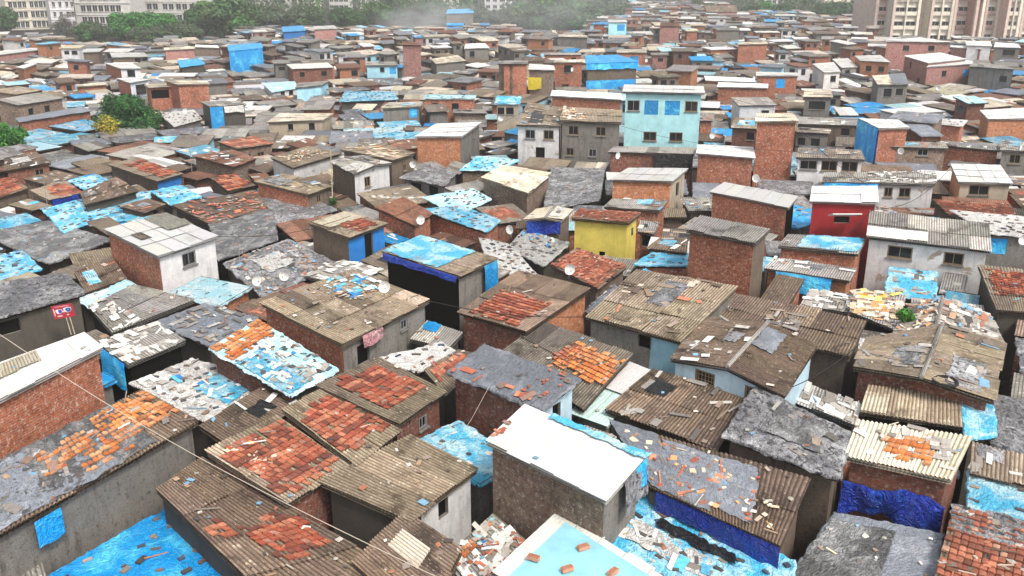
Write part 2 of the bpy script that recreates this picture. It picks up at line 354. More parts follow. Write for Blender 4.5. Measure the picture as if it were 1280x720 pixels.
def roof_scraps(mb,S,rect,rnd,pal,n,h0=.07,big=1.0,m=0):
    s0,t0,s1,t1=rect
    for k in range(n):
        w=rnd.uniform(.08,.42)*big; l=rnd.uniform(.2,.95)*big; 
        if rnd.random()<.5: w,l=l,w
        a=rnd.uniform(s0,s1); b=rnd.uniform(t0,t1); rot=rnd.gauss(0,.12)
        if rnd.random()<.15: rot=rnd.uniform(0,3)
        X=(S.B-S.A).normalized(); Y=(S.D-S.A).normalized(); c_,s_=math.cos(rot),math.sin(rot)
        x=(X*c_+Y*s_)*w/2; y=(Y*c_-X*s_)*l/2
        a=min(max(a,s0+w*.4/S.W),max(s1-w*.4/S.W,s0)); b=min(max(b,t0+l*.4/S.L),max(t1-l*.4/S.L,t0))
        h=h0-.0+.045*k/max(n,1)
        c=S.at(a,b,h); tl=S.n*rnd.uniform(0,.018); tl2=S.n*rnd.uniform(0,.012)
        g=rnd.uniform(.8,1.15); col=tuple(min(.9,v*g) for v in rnd.choice(pal))
        p=[c-x-y+tl,c+x-y+tl2,c+x*rnd.uniform(.85,1)+y,c-x+y*rnd.uniform(.85,1)]
        mb.quad(*p,col=col,m=m)
        dn=-S.n*.007
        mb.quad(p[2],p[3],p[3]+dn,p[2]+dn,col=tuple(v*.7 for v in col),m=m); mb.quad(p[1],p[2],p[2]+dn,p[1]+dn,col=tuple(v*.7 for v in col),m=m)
# loose litter, all of it one mass nobody could count
LIT=MB()
def ico_lump(mb,c,r,rnd,col,flat=.5):
    n=6; rings=3; k=len(mb.v); sd=rnd.random()*99
    vs=[Vector((0,0,flat*r))]
    for j in range(1,rings+1):
        ph=math.pi*.5*j/rings
        for i in range(n):
            a=2*math.pi*(i+.5*(j%2))/n; rr=r*math.sin(ph)*(1+.6*noise.noise((i*2.1,j*1.7,sd))); vs.append(Vector((rr*math.cos(a),rr*math.sin(a),flat*r*math.cos(ph)*(1+.5*noise.noise((j,i,sd))))))
    mb.v += [tuple(Vector(c)+v) for v in vs]
    for i in range(n): mb.f.append((k,k+1+i,k+1+(i+1)%n)); mb.uv += [(0,0)]*3; mb.col.append(col); mb.mi.append(0)
    for j in range(rings-1):
        for i in range(n):
            a=k+1+j*n+i; b=k+1+j*n+(i+1)%n; mb.f.append((a,a+n,b+n,b)); mb.uv += [(0,0)]*4; mb.col.append(tuple(x*rnd.uniform(.8,1.1) for x in col)); mb.mi.append(0)
def litter(S,rnd,dens,pal=None,rect=(0,0,1,1),h=.04,size=1.0,mb=None):
    mb=mb or LIT; pal=pal or PAL['mix']; size*=.55; n=int(S.W*S.L*(rect[2]-rect[0])*(rect[3]-rect[1])*dens*1.15+rnd.random())
    for _ in range(n):
        c=S.at(rnd.uniform(rect[0]+.02,rect[2]-.02),rnd.uniform(rect[1]+.02,rect[3]-.02),h); k=rnd.random(); a=rnd.uniform(0,math.pi)
        x=Vector((math.cos(a),math.sin(a),0)); y=Vector((-math.sin(a),math.cos(a),0)); g=rnd.uniform(.7,1.2); col=tuple(min(.85,v*g) for v in rnd.choice(pal))
        x=(x-S.n*x.dot(S.n)); y=(y-S.n*y.dot(S.n))
        if k<.25: mb.box(c+S.n*.02,x*.12*size,y*.06*size,S.n*.022,col=col)
        elif k<.62: mb.box(c+S.n*.015,x*rnd.uniform(.08,.28)*size,y*rnd.uniform(.06,.2)*size,S.n*.007,col=col)
        elif k<.72: mb.box(c+S.n*.03,x*rnd.uniform(.25,.8)*size,y*.018,S.n*.014,col=col)
        else: ico_lump(mb,c-S.n*.01,rnd.uniform(.06,.2)*size,rnd,tuple(v*.8 for v in col),.35)

# ------------------------------------------------------------------ walls
def wall(mb,p0,p1,z0,t0,t1,holes,m=0,col=(1,1,1)):
    """vertical wall p0->p1, bottom z0, top t0..t1, holes=(x0,x1,za,zb) in metres along / absolute z"""
    L=math.hypot(p1[0]-p0[0],p1[1]-p0[1])
    if L<.05: return
    xs=sorted({0,L,*[h[0] for h in holes],*[h[1] for h in holes]}); zs=sorted({z0,*[h[2] for h in holes],*[h[3] for h in holes]})
    def pt(x,z): return Vector((lerp(p0[0],p1[0],x/L),lerp(p0[1],p1[1],x/L),z))
    top=lambda x: lerp(t0,t1,x/L)
    for i in range(len(xs)-1):
        a,b=xs[i],xs[i+1]
        if b-a<1e-4: continue
        for j in range(len(zs)):
            za=zs[j]; last=j==len(zs)-1
            zb0,zb1=(top(a),top(b)) if last else (zs[j+1],zs[j+1])
            if not last and any(h[0]<=a+1e-5 and h[1]>=b-1e-5 and h[2]<=za+1e-5 and h[3]>=zb0-1e-5 for h in holes): continue
            mb.quad(pt(a,za),pt(b,za),pt(b,zb1),pt(a,zb0),uv=((a,za),(b,za),(b,zb1),(a,zb0)),col=col,m=m)
def window(par,base,p0,p1,x0,x1,za,zb,kind,rnd,far):
    """window or door set in the hole: reveal, frame (sub-part), dark pane, in openings a near-black sheet for the unlit inside (sub-part)"""
    L=math.hypot(p1[0]-p0[0],p1[1]-p0[1]); X=Vector(((p1[0]-p0[0])/L,(p1[1]-p0[1])/L,0)); O=Vector((p0[0],p0[1],0)); Z=Vector((0,0,1))
    inn=Vector((-X.y,X.x,0)); 
    if inn.dot(Vector((base[0],base[1],0))-O)<0: inn=-inn
    w,h=x1-x0,zb-za; c=O+X*(x0+x1)/2+Z*(za+zb)/2; d=.14
    mb=MB(); cor=[c-X*w/2-Z*h/2,c+X*w/2-Z*h/2,c+X*w/2+Z*h/2,c-X*w/2+Z*h/2]
    for i in range(4): mb.quad(cor[i],cor[(i+1)%4],cor[(i+1)%4]+inn*d,cor[i]+inn*d)
    if kind in('win','grill'):
        mb.box(c-Z*(h/2+.03)-inn*.03,X*(w/2+.05),inn*.06,Z*.03)
    nm={'door':'door','opening':'opening'}.get(kind,'window')
    o=mb.build(nm,'wood' if kind=='door' else 'plaster_grey',par,base)
    pm=MB(); bd=inn*((d-.02) if kind!='tarped' else .03)
    if kind=='door': pm.quad(*[p+inn*.05 for p in cor]); pm.build('panel','paint_sky',o,(0,0,0) if 0 else base); 
    else:
        pm.quad(*[p+bd for p in cor]); pm.build('cover' if kind=='tarped' else 'pane','tarp_blue' if kind=='tarped' else ('dark_glass' if kind!='opening' else 'interior_dark'),o,base)  # openings get a near-black sheet painted for the unlit inside
    if not far and kind in('win','grill'):
        fm=MB(); fw=.035; col=(.5,.5,.5)
        for sx in(-1,1): fm.box(c+X*sx*(w/2-fw)+inn*.05,X*fw,inn*.03,Z*h/2,bottom=True)
        for sz in(-1,1): fm.box(c+Z*sz*(h/2-fw)+inn*.05,X*(w/2-fw*2),inn*.028,Z*fw,bottom=True)
        fm.box(c+inn*.05,X*.02,inn*.02,Z*(h/2-fw*2))
        if kind=='grill':
            for k in range(1,6): fm.box(c+X*(-w/2+w*k/6)+inn*.03,X*.01,inn*.01,Z*(h/2-fw*2))
            for k in range(1,3): fm.box(c+Z*(-h/2+h*k/3)+inn*.03,X*(w/2-fw*2),inn*.009,Z*.01)
        fm.build('frame',rnd.choice(['wood','wood','metal_grey']),o,base)
    return o

FOOT=[]    # footprints already taken (world polygons), for the infill
SCR=[]     # their boxes in the photograph
HOUSES=[]
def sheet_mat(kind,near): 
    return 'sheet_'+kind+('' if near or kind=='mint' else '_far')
def roof_layers(root,base,S,kind,near,rnd,layers,dist,lit=1.0,part='roof'):
    mb=MB(); cell=.10 if dist<45 else (.17 if dist<80 else .45)
    smooth=True
    if kind in SH or kind in('white','mint'):
        flat=kind in('white','mint')
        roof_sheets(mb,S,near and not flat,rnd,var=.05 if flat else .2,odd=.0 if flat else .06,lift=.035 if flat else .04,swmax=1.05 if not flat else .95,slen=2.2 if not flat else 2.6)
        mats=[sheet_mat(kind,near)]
        if flat and dist<110:
            X_=(S.B-S.A).normalized(); Y_=(S.D-S.A).normalized(); nc_=max(2,round(S.W/.95))
            for q_ in range(1,nc_): mb.box((S.at(q_/nc_,.003)+S.at(q_/nc_,.997))/2+S.n*.06,X_*.010,(S.at(q_/nc_,.997)-S.at(q_/nc_,.003))/2,S.n*.008,col=(.72,.71,.69))
    elif kind in('tile','tile_orange','tile_rust'):
        roof_sheets(mb,S,False,rnd); pal={'tile':PAL_TILE,'tile_orange':PAL_TILE_OR,'tile_rust':PAL_TILE_RUST}[kind]
        mats=['sheet_brown_far','tile']
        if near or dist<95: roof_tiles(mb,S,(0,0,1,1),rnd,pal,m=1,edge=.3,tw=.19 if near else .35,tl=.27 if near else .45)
        smooth=False
    elif kind.startswith('patch_'):
        roof_sheets(mb,S,False,rnd); mats=['sheet_grey_far','scrap']
        roof_scraps(mb,S,(0,0,1,1),rnd,PAL[kind[6:]],int(S.W*S.L*(8 if dist<80 else 3))+3,m=1,big=1.0 if dist<80 else 1.3); smooth=False
    elif kind=='paleblue': mats=['sheet_paleblue']; roof_sheets(mb,S,False,rnd,var=.02,odd=0,lift=.01,swmax=1.2,slen=4); smooth=False
    else:
        mats=[kind,'sheet_brown_far']; roof_rim(mb,S,.05,1)
        roof_cloth(mb,S,(-.01,-.01,1.01,1.01),rnd,cell=cell,amp=.05 if 'slate' in kind or 'pale' in kind else (.09 if 'blue' in kind or 'cyan' in kind else .075),h0=.03,drop=(0,.07,.09,.07))
    if kind in SH or kind in ('white','mint','tile','tile_orange','tile_rust') or kind.startswith('patch_'): roof_rim(mb,S,.05,0)
    ro=mb.build(part,mats,root,base,smooth=smooth)
    if smooth and not (near and kind in SH): 
        ro.data.polygons.foreach_set('use_smooth',np.array([kind not in SH and kind not in('white','mint')]*len(ro.data.polygons)))
    for la in layers:
        k=la[0]; rect=la[2:6] if len(la)>=6 else (0.05,0.05,.95,.95); sub=MB()
        if k=='tiles':
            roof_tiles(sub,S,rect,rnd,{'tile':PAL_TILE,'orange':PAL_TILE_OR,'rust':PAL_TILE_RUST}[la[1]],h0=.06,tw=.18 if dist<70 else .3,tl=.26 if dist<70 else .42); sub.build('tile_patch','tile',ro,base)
        elif k=='cloth':
            roof_cloth(sub,S,rect,rnd,cell=cell,amp=la[6] if len(la)>6 else .05,h0=.085,ragged=.2); sub.build('plastic_cover',la[1],ro,base,smooth=True)
        elif k=='panel':
            sub.quad(*[S.at(a,b,.075) for a,b in ((rect[0],rect[1]),(rect[2],rect[1]),(rect[2],rect[3]),(rect[0],rect[3]))]); sub.build('patch_sheet',la[1],ro,base)
        elif k=='sheet':
            roof_sheets(sub,S,near and la[1] not in('white','mint'),rnd,rect=rect,h0=.06,var=.08,odd=0); sub.build('patch_sheet',sheet_mat(la[1],near),ro,base)
        elif k=='scraps':
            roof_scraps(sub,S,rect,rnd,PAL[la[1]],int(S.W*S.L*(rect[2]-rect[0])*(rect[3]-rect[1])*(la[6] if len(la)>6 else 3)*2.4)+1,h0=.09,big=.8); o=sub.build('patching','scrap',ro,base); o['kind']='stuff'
        elif k=='litter':
            litter(S,rnd,la[6] if len(la)>6 else 3,PAL[la[1]],rect,h=.1)
    if kind in('tarp_cyan','tarp_blue','tarp_pale','plastic_white') and dist<125 and lit:
        nu_,nv_=max(2,int(S.W/.55)),max(2,int(S.L/.6))
        for a_ in range(nu_):
            for b_ in range(nv_):
                if rnd.random()<(.3 if dist<60 else .6): continue
                c_=S.at((a_+rnd.uniform(.2,.8))/nu_,(b_+rnd.uniform(.2,.8))/nv_,.09); an=rnd.gauss(.2,.5); x_=((S.B-S.A).normalized()*math.cos(an)+(S.D-S.A).normalized()*math.sin(an)); y_=S.n.cross(x_)
                g_=rnd.uniform(.6,1.3); LIT.box(c_,x_*rnd.uniform(.07,.17),y_*rnd.uniform(.04,.08),S.n*.03,col=tuple(v*g_ for v in rnd.choice([(.09,.08,.08),(.14,.12,.11),(.2,.13,.1),(.06,.08,.12),(.3,.26,.22)])))
    if kind in SH and dist<110 and len(layers)<1 and rnd.random()<.75:
        sub=MB(); x0_,y0_=rnd.uniform(.0,.5),rnd.uniform(0,.4); x1_,y1_=min(1,x0_+rnd.uniform(.2,.5)),min(1,y0_+rnd.uniform(.25,.6)); roof_cloth(sub,S,(x0_,y0_,x1_,y1_),rnd,cell=cell*1.3,amp=.03,h0=.07,ragged=.2); sub.build('plastic_cover',rnd.choice(['plastic_grey','plastic_slate','plastic_black','plastic_grey','plastic_white','tarp_cyan']),ro,base,smooth=True)
        sub=MB(); roof_scraps(sub,S,(0,0,1,1),rnd,PAL[rnd.choice(['mix','brown','grey','white'])],int(S.W*S.L*.9)+1,h0=.08,big=.9); sub.build('patching','scrap',ro,base)['kind']='stuff'
    if lit and dist<110: litter(S,rnd,lit*(1.1 if dist<45 else (.7 if dist<75 else .35)),h=.07 if not layers else .1)
    return ro
CATN={'brick':'brick_house','paint':'painted_house','plaster':'plastered_house','tarp':'shack','plastic':'shack','sheet':'tin_shack','wood':'shack','interior':'shack'}
def house(pts,label,vb=None,zb=2.8,z=None,sl=.35,roof='asb',walls='brick_red',win=(),layers=(),lit=1.0,ref=None,ov=.18,ridge=None,hang=(),name=None,seed=None,zbase=0.0,cat='house',grp=None,near=None,pw=None):
    """pts: photograph pixels of roof corners A,B (upper edge) C,D (lower edge)"""
    rnd=random.Random(hash(label)%99999 if seed is None else seed) if 0 else random.Random(sum(ord(c)*(i+1) for i,c in enumerate(label)))
    if ref is None: ref=max(range(4),key=lambda i:pts[i][1])
    if z is None:
        vt=pts[ref][1]; zc=CAMH-(CAMH-zb)*tang(vt)/tang(vb); z=zc-(sl if ref<2 else 0)
    zs=[z+sl,z+sl,z,z]
    Q=[P(pts[i][0],pts[i][1],zs[i]) for i in range(4)] if pw is None else pw
    Rr=None
    if ridge: Rr=[P(ridge[0][0],ridge[0][1],z+sl+ridge[2]),P(ridge[1][0],ridge[1][1],z+sl*0+ridge[2])]
    cen=sum(Q,Vector())/4; base=Vector((cen.x,cen.y,zbase)); dist=cen.length
    mainw=walls if isinstance(walls,str) else walls[2]
    root=empty(name or CATN[mainw.split('_')[0]],base,label,cat,grp)
    near=dist<72 if near is None else near
    if not Rr:
        S=Surf(*Q); roof_layers(root,base,S,roof,near,rnd,layers,dist,lit)
    else:
        # gable: ridge from AB-middle to DC-middle; slopes fall to edge DA and edge BC
        S1=Surf(Rr[1],Rr[0],Q[0],Q[3]); S2=Surf(Rr[0],Rr[1],Q[2],Q[1])
        roof_layers(root,base,S1,roof,near,rnd,[l for l in layers if l[0]!='R' ],dist,lit); roof_layers(root,base,S2,roof,near,rnd,[l[1:] for l in layers if l[0]=='R'],dist,lit)
        rc=MB(); rc.tube([Rr[0]+Vector((0,0,.05)),Rr[1]+Vector((0,0,.05))],.09,6); rc.build('ridge_cap',sheet_mat('grey',False),root,base)
    # walls
    S=Surf(*Q); iw,il=min(.2,ov/S.W),min(.2,ov/S.L)
    ins=[S.at(iw,il),S.at(1-iw,il),S.at(1-iw,1-il),S.at(iw,1-il)]
    groups={}; hs=[[],[],[],[]]
    for w in win:
        e,s,off,ww,hh=w[:5]; kd=w[5] if len(w)>5 else 'win'
        a,b=ins[e],ins[(e+1)%4]; L=math.hypot(a.x-b.x,a.y-b.y)
        if pix(a)[0]>pix(b)[0]: s=1-s
        ww=min(ww,L*.9); x=min(max(s*L,ww/2+.05),L-ww/2-.05); zt=min(a.z,b.z)-off; 
        if abs(a.z-b.z)>.3: zt=lerp(a.z,b.z,x/L)-off-.05
        zt=min(zt,min(a.z,b.z)-.06); z0=max(.05,zt-hh)
        hs[e].append((x-ww/2,x+ww/2,z0,zt,kd))
    for e in range(4):
        wm=walls if isinstance(walls,str) else walls[e]
        if wm is None: continue
        mb=groups.setdefault(wm if isinstance(walls,str) else (wm,e),MB()); a,b=ins[e],ins[(e+1)%4]
        ta,tb=a.z-.015,b.z-.015
        if Rr and e in(0,2):
            mid=Rr[0] if e==0 else Rr[1]; L=math.hypot(a.x-b.x,a.y-b.y); f=.5
            dd=Vector((b.x-a.x,b.y-a.y)); f=max(.1,min(.9,((mid.x-a.x)*dd.x+(mid.y-a.y)*dd.y)/dd.length_squared))
            wall(mb,a,b,zbase,ta,tb,hs[e]); m_=a.lerp(b,f); zt=lerp(ta,tb,f)
            mb.quad(a+Vector((0,0,-.015)),b+Vector((0,0,-.015)),Vector((lerp(a.x,b.x,f),lerp(a.y,b.y,f),mid.z-.1)),Vector((lerp(a.x,b.x,f),lerp(a.y,b.y,f),mid.z-.1)))
        else: wall(mb,a,b,zbase,ta,tb,hs[e])
        for h in hs[e]: window(root,base,a,b,*h[:4],h[4],rnd,dist>90)
    for wm,mb in groups.items():
        o=mb.build('wall',wm if isinstance(wm,str) else wm[0],root,base)
    for h in hang:
        # loose sheet hung over a wall: (edge,s0,s1,drop,material,label)
        e,s0,s1,dr,mt,lb=h[:6]; off=h[6] if len(h)>6 else .02; a,b=Q[e],Q[(e+1)%4]
        if pix(a)[0]>pix(b)[0]: a,b=b,a
        outv=((a+b)/2-cen); outv.z=0; outv=outv.normalized(); n=max(4,int((b-a).length*(s1-s0)/.15))
        bund='bundle' in lb; top=[a.lerp(b,lerp(s0,s1,i/n))+outv*(.03+(.12 if bund else 0))-Vector((0,0,off+(.22*math.sin(i/n*7)*(i/n)+.12*noise.noise((i*.4,3,1)) if bund else 0))) for i in range(n+1)]
        mb=MB(); hang_strip(mb,top,dr,outv*1.0,rnd,rag=.45 if bund else .25,fold=.22 if bund else .08,nz=9 if bund else 6)
        o=mb.build('tarpaulin',mt,None,tuple(top[0]),smooth=True); tag(o,lb,'tarpaulin','sheets of plastic hung over walls')
    FOOT.append([(q.x,q.y) for q in Q])
    px=[pix(q) for q in Q]; vbb=vb if vb is not None else max(p[1] for p in px)
    SCR.append((min(p[0] for p in px),min(p[1] for p in px),max(p[0] for p in px),max(vbb,max(p[1] for p in px)),cen.y))
    HOUSES.append((label,cen,root,z))
    return root
# ------------------------------------------------------------------ setting
g=MB(); g.quad((-1500,-60,0),(1500,-60,0),(1500,2500,0),(-1500,2500,0)); tag(g.build('ground','ground_mud'),kind='structure')
def H(n,label,vb=None,**k): return house([(n[i],n[i+1]) for i in (0,2,4,6)],label,vb,**k)
W='win'
# ---- foreground row
H([-60,608,178,488,248,527,-60,702],'grey plastered house under torn slate plastic and orange tiles',z=4.3,sl=.25,roof='brown',walls='plaster_grey',ref=2,
  layers=[('cloth','plastic_dark',.0,.0,.80,.99,.04),('cloth','plastic_slate',.0,.55,.62,1.0,.05),('cloth','plastic_slate',.03,.05,.33,.6,.05),('tiles','orange',.66,.04,.99,.70),('tiles','orange',.36,.18,.68,.62),('tiles','orange',.50,.60,.72,.88),('scraps','red',.05,.05,.6,.95,.25),('scraps','grey',.02,.05,.98,.95,.5)],lit=.7,hang=[(2,.27,.37,.85,'tarp_blue','blue sheet hung in the dark corner under the orange tiled roof',.2)],
  win=[])
H([65,720,205,638,300,730,160,822],'low shack roofed with vivid blue tarpaulin in the corner',z=2.3,sl=.15,roof='tarp_blue',walls='plaster_dark',lit=.5)
H([255,574,520,728,350,765,195,612],'long brown corrugated roof with red tile patch, beside the vivid blue roof',z=3.2,sl=.0,roof='brown',walls='plaster_dark',
  layers=[('tiles','tile',.52,.25,.80,.72),('tiles','tile',.40,.75,.5,.97)],lit=1.2) if 0 else None
H([195,612,255,574,520,728,350,765],'long brown corrugated roof with red tile patch, beside the vivid blue roof',z=3.3,sl=.35,roof='brown',walls='plaster_dark',
  layers=[('tiles','tile',.35,.45,.95,.74),('tiles','tile',.05,.36,.3,.5)],lit=1.2)
H([-60,690,36,655,62,740,-60,790],'grey cement-walled corner of a shack at the lower left',z=2.6,sl=.1,roof='grey',walls='plaster_grey',lit=.5)
H([352,512,405,487,500,538,443,582],'red tiled roof on brown corrugated sheets, upper of two joined ones',z=3.9,sl=.45,roof='tan',walls='brick_dark',layers=[('tiles','tile',.02,.12,.97,.9)],lit=.6)
H([258,565,348,521,436,582,358,630],'red tiled roof with cream rubble, lower of two joined ones',z=3.8,sl=.45,roof='tan',walls='brick_dark',layers=[('tiles','tile',.03,.08,.97,.97),('litter','warm',0.1,.1,.7,.6,5)],lit=1)
H([400,603,515,545,597,587,510,652],'beige corrugated roof over a crumbling white plaster wall',z=3.5,sl=.4,roof='tan',walls=('plaster_grey','plaster_grey','paint_dirty_white','plaster_dark'),
  win=[(2,.55,.35,.5,.6,'opening'),(2,.12,.35,.6,1.1,'opening')],lit=1)
H([440,703,508,640,578,688,530,785],'brown corrugated roof beside scattered white plastic and bricks',z=3.2,sl=.35,roof='brown',walls='plaster_dark',layers=[('sheet','cream',.45,.2,.75,.6)],lit=1)
H([556,702,618,645,672,690,605,762],'junk-strewn white and grey roof with rows of orange tiles',z=2.5,sl=.1,roof='patch_white',walls='plaster_dark',layers=[('tiles','orange',.02,.05,.85,.22),('litter','red',0,.2,1,1,6),('litter','blue',.5,0,1,.6,5)],lit=2)
H([607,552,655,506,807,571,758,626],'tall box house with clean white sheet roof and brown wall',z=5.0,sl=.12,roof='white',walls=('plaster_grey','plaster_grey','plaster_brown','plaster_grey'),ref=3,lit=.05,
  layers=[('scraps','blue',.02,.02,.12,.2,6)]) if 0 else None
# (corner order: upper-left edge first so the walls under the lower edges face the camera)
H([655,506,807,571,758,626,607,552],'tall box house with clean white sheet roof and brown wall',z=5.0,sl=.12,roof='white',walls=('plaster_grey','plaster_grey','brick_brown','plaster_grey'),lit=.05,
  layers=[('litter','red',0.0,.0,.07,.9,9),('cloth','tarp_cyan',.25,-.03,1.02,.10,.05)],
  hang=[(1,.42,.98,1.1,'plastic_grey','grey cloth hung at the corner of the white-roofed box house'),(1,.72,.99,.8,'tarp_blue','narrow blue cloth beside the grey one on the white-roofed box house')])
H([698,638,850,735,770,812,618,714],'pale blue sheet roof framed in white metal, bricks on top',z=3.5,sl=.1,roof='white',walls='plaster_grey',lit=0,layers=[('panel','sheet_paleblue',.12,.10,.92,.99)])
H([780,612,992,704,985,800,742,672],'vivid blue and white tarpaulin roof with crumpled black plastic',z=3.0,sl=.1,roof='tarp_cyan',walls='plaster_dark',
  layers=[('cloth','plastic_white',.10,.45,.6,.8,.03),('scraps','blue',.05,.45,.95,.95,.5),('scraps','white',.1,.5,.95,.99,.4),('cloth','plastic_black',.28,.28,.72,.42,.16)],lit=.7)
H([762,527,1012,600,976,684,812,609],'brown corrugated roof half covered in slate plastic and tile shards',z=3.8,sl=.3,roof='brown',walls='plaster_brown',
  layers=[('cloth','plastic_slate',.0,.0,.25,.4,.03),('cloth','plastic_slate',.02,.25,.50,.99,.03),('cloth','plastic_slate',.28,.08,.78,.9,.03),('litter','red',.05,.1,.8,.95,2.5),('litter','warm',.05,.1,.8,.95,2.5),('litter','warm',.7,.5,.95,.95,5)],lit=.6,
  hang=[(2,.05,.99,.62,'tarp_royal','royal blue tarpaulin hung below the slate plastic roof')])
H([815,462,937,497,897,563,756,512],'dark brown corrugated roof in front of the pale blue house',z=3.6,sl=.3,roof='brown',walls='plaster_dark',lit=.4)
H([945,485,1066,543,1046,598,905,545],'grey crumpled plastic roof above a bare grey wall',z=4.2,sl=.25,roof='plastic_grey',walls='plaster_brown',layers=[('scraps','grey',.1,.1,.9,.9,.5),('cloth','plastic_dark',.3,.1,.8,.7,.05)],lit=.8)
H([1072,525,1214,548,1189,601,1056,571],'brick house under cream sheets with an orange tile patch',z=4.3,sl=.3,roof='cream',walls='brick_dark',layers=[('tiles','orange',.28,.25,.78,.85),('scraps','white',.02,.0,.98,.9,1.2)],lit=1.0,win=[],hang=[(2,.02,.99,1.15,'tarp_royal','deep royal blue tarpaulin bundle slung along the dark brick wall',.72)])
H([1045,640,1173,668,1165,765,970,745],'dark grey plastic roof in front of the royal blue bundle',z=2.9,sl=.2,roof='plastic_slate',walls='plaster_dark',layers=[('cloth','plastic_dark',.0,.1,.6,.9,.05),('litter','warm',.05,.1,.95,.9,.6)],lit=.6)
H([1192,634,1335,668,1325,795,1165,735],'rusty red tile roof at the lower right corner',z=3.3,sl=.3,roof='tile_rust',walls='brick_dark',layers=[('cloth','plastic_grey',.0,.0,.9,.32,.06),('litter','brown',0,.2,1,1,3)],lit=2)
H([1213,590,1330,622,1325,660,1210,636],'flat cyan tarpaulin roof at the right, dotted with shards',z=3.0,sl=.15,roof='tarp_cyan',walls='plaster_dark',lit=2)
H([1215,553,1320,582,1318,618,1212,592],'tan corrugated roof above the flat cyan one',z=3.3,sl=.3,roof='tan',walls='plaster_dark',lit=1)
# ---- second row
H([-60,477,105,416,128,435,-60,530],'big red brick house with white sheet roof at left edge',vb=500,zb=3.2,sl=.15,roof='white',walls='brick_red',lit=.2,ref=2,layers=[('sheet','cream',.1,.1,.6,.45)])
H([-40,360,80,343,105,367,-40,408],'dark plastered house under pale grey plastic, red board on its wall',vb=412,zb=3.2,sl=.1,roof='plastic_grey',walls='plaster_dark',ref=2,lit=.4,win=[(2,.25,.3,1.4,.6,'opening')])
H([110,383,168,357,243,376,140,417],'low shed with pale broken corrugated roof',z=3.3,sl=.35,roof='grey',walls='plaster_dark',layers=[('scraps','white',.0,.0,.35,1,3)],lit=1.2)
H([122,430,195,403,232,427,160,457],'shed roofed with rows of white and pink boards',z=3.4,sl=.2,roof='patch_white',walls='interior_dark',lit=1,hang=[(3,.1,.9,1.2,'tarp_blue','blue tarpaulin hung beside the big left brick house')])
H([165,480,240,450,332,477,255,527],'low roof of white and cyan plastic strips weighed with stones',z=2.9,sl=.15,roof='plastic_white',walls='plaster_dark',layers=[('cloth','tarp_cyan',.35,.5,1.0,1.0,.03),('scraps','blue',.1,.2,1,1,.5),('scraps','white',0,0,.6,.7,1)],lit=.8)
H([195,403,255,380,320,398,262,433],'flat shed roof under dull dark plastic sheeting',z=3.1,sl=.1,roof='plastic_slate',walls='plaster_dark',layers=[('scraps','grey',0,0,1,1,1.5)],lit=1.5)
H([248,532,330,483,373,505,290,562],'plain brown corrugated roof next to the joined red tile roofs',z=3.3,sl=.3,roof='brown',walls='plaster_dark',lit=.6)
H([262,437,323,401,420,462,362,494],'half tiled, half pale tarpaulin roof over a dark opening',z=3.8,sl=.3,roof='tarp_pale',walls=('plaster_dark','plaster_dark','plaster_dark','brick_dark'),ref=2,
  layers=[('tiles','orange',.0,.0,1.0,.30),('cloth','tarp_cyan',.0,.35,.5,1,.02),('scraps','white',.02,.33,.98,.98,.8),('scraps','blue',.02,.33,.98,.98,.8),('litter','mix',.0,.3,1,1,2)],lit=1,win=[(3,.8,.25,1.0,1.0,'opening')])
H([325,379,440,338,537,376,428,432],'long brick house with brown corrugated roof and planked grey end wall',vb=462,zb=3.2,sl=.35,roof='tan',walls=('brick_red','plaster_grey','plaster_grey','brick_red'),ref=3,
  layers=[('scraps','blue',.55,.02,.98,.55,2.2),('litter','mix',.4,0,1,.6,3)],lit=1,win=[(2,.22,.5,.8,.9,'opening'),(2,.72,.35,.5,.5)],
  hang=[(2,.2,.42,.5,'cloth_pink','pink cloth hung on the planked grey end wall')])
H([395,482,475,448,556,490,497,531],'brick house with red tiled roof edged by corrugated sheet',z=4.1,sl=.4,roof='tan',walls='brick_dark',layers=[('tiles','tile',.15,.05,.9,.80)],lit=.6,win=[(2,.6,.5,.5,.5)])
H([470,450,550,429,568,440,522,465],'white plastic roof patch with grey stones on it',z=3.2,sl=.1,roof='plastic_white',walls='plaster_dark',lit=2)
H([530,462,575,438,605,446,556,493],'small roof of loose red tiles behind the slate-covered brick house',z=3.3,sl=.25,roof='tan',walls='plaster_dark',layers=[('tiles','tile',.1,0,.95,.7)],lit=2)
H([533,402,578,417,562,436,513,425],'low grey corrugated lean-to with a scrap of blue',z=3.0,sl=.2,roof='grey',walls='plaster_dark',layers=[('cloth','tarp_blue',.05,.0,.45,.4,.04)],lit=1)
H([607,432,724,475,677,512,561,466],'red brick house covered in slate blue plastic, white side wall',z=4.6,sl=.25,roof='plastic_slate',walls=('brick_dark','paint_blue','brick_dark','brick_dark'),ref=3,
  layers=[('litter','red',.7,.0,1,1,6),('scraps','red',.0,.75,.95,1,1.2)],lit=.3,win=[(1,.5,.3,.5,.8,'opening')])
H([677,402,791,443,730,512,625,442],'grey corrugated roof with a bright orange-red tile patch',z=3.6,sl=.4,roof='asb',walls='plaster_brown',layers=[('tiles','orange',.48,.15,1.0,.70),('tiles','tile',.40,.2,.60,.62)],lit=.6)
H([787,454,814,465,760,532,712,515],'narrow roof of white and mint metal sheets',z=3.3,sl=.2,roof='mint',walls='plaster_grey',layers=[('sheet','white',.0,.02,1,.52)],lit=.1)
H([648,338,738,361,658,415,573,390],'maroon brick house, brown roof with dull red tiles',vb=437,zb=3.3,sl=.3,roof='brown',walls=('brick_red','brick_orange','brick_dark','brick_red'),ref=2,layers=[('tiles','tile',.15,.45,.85,.98)],lit=.6)
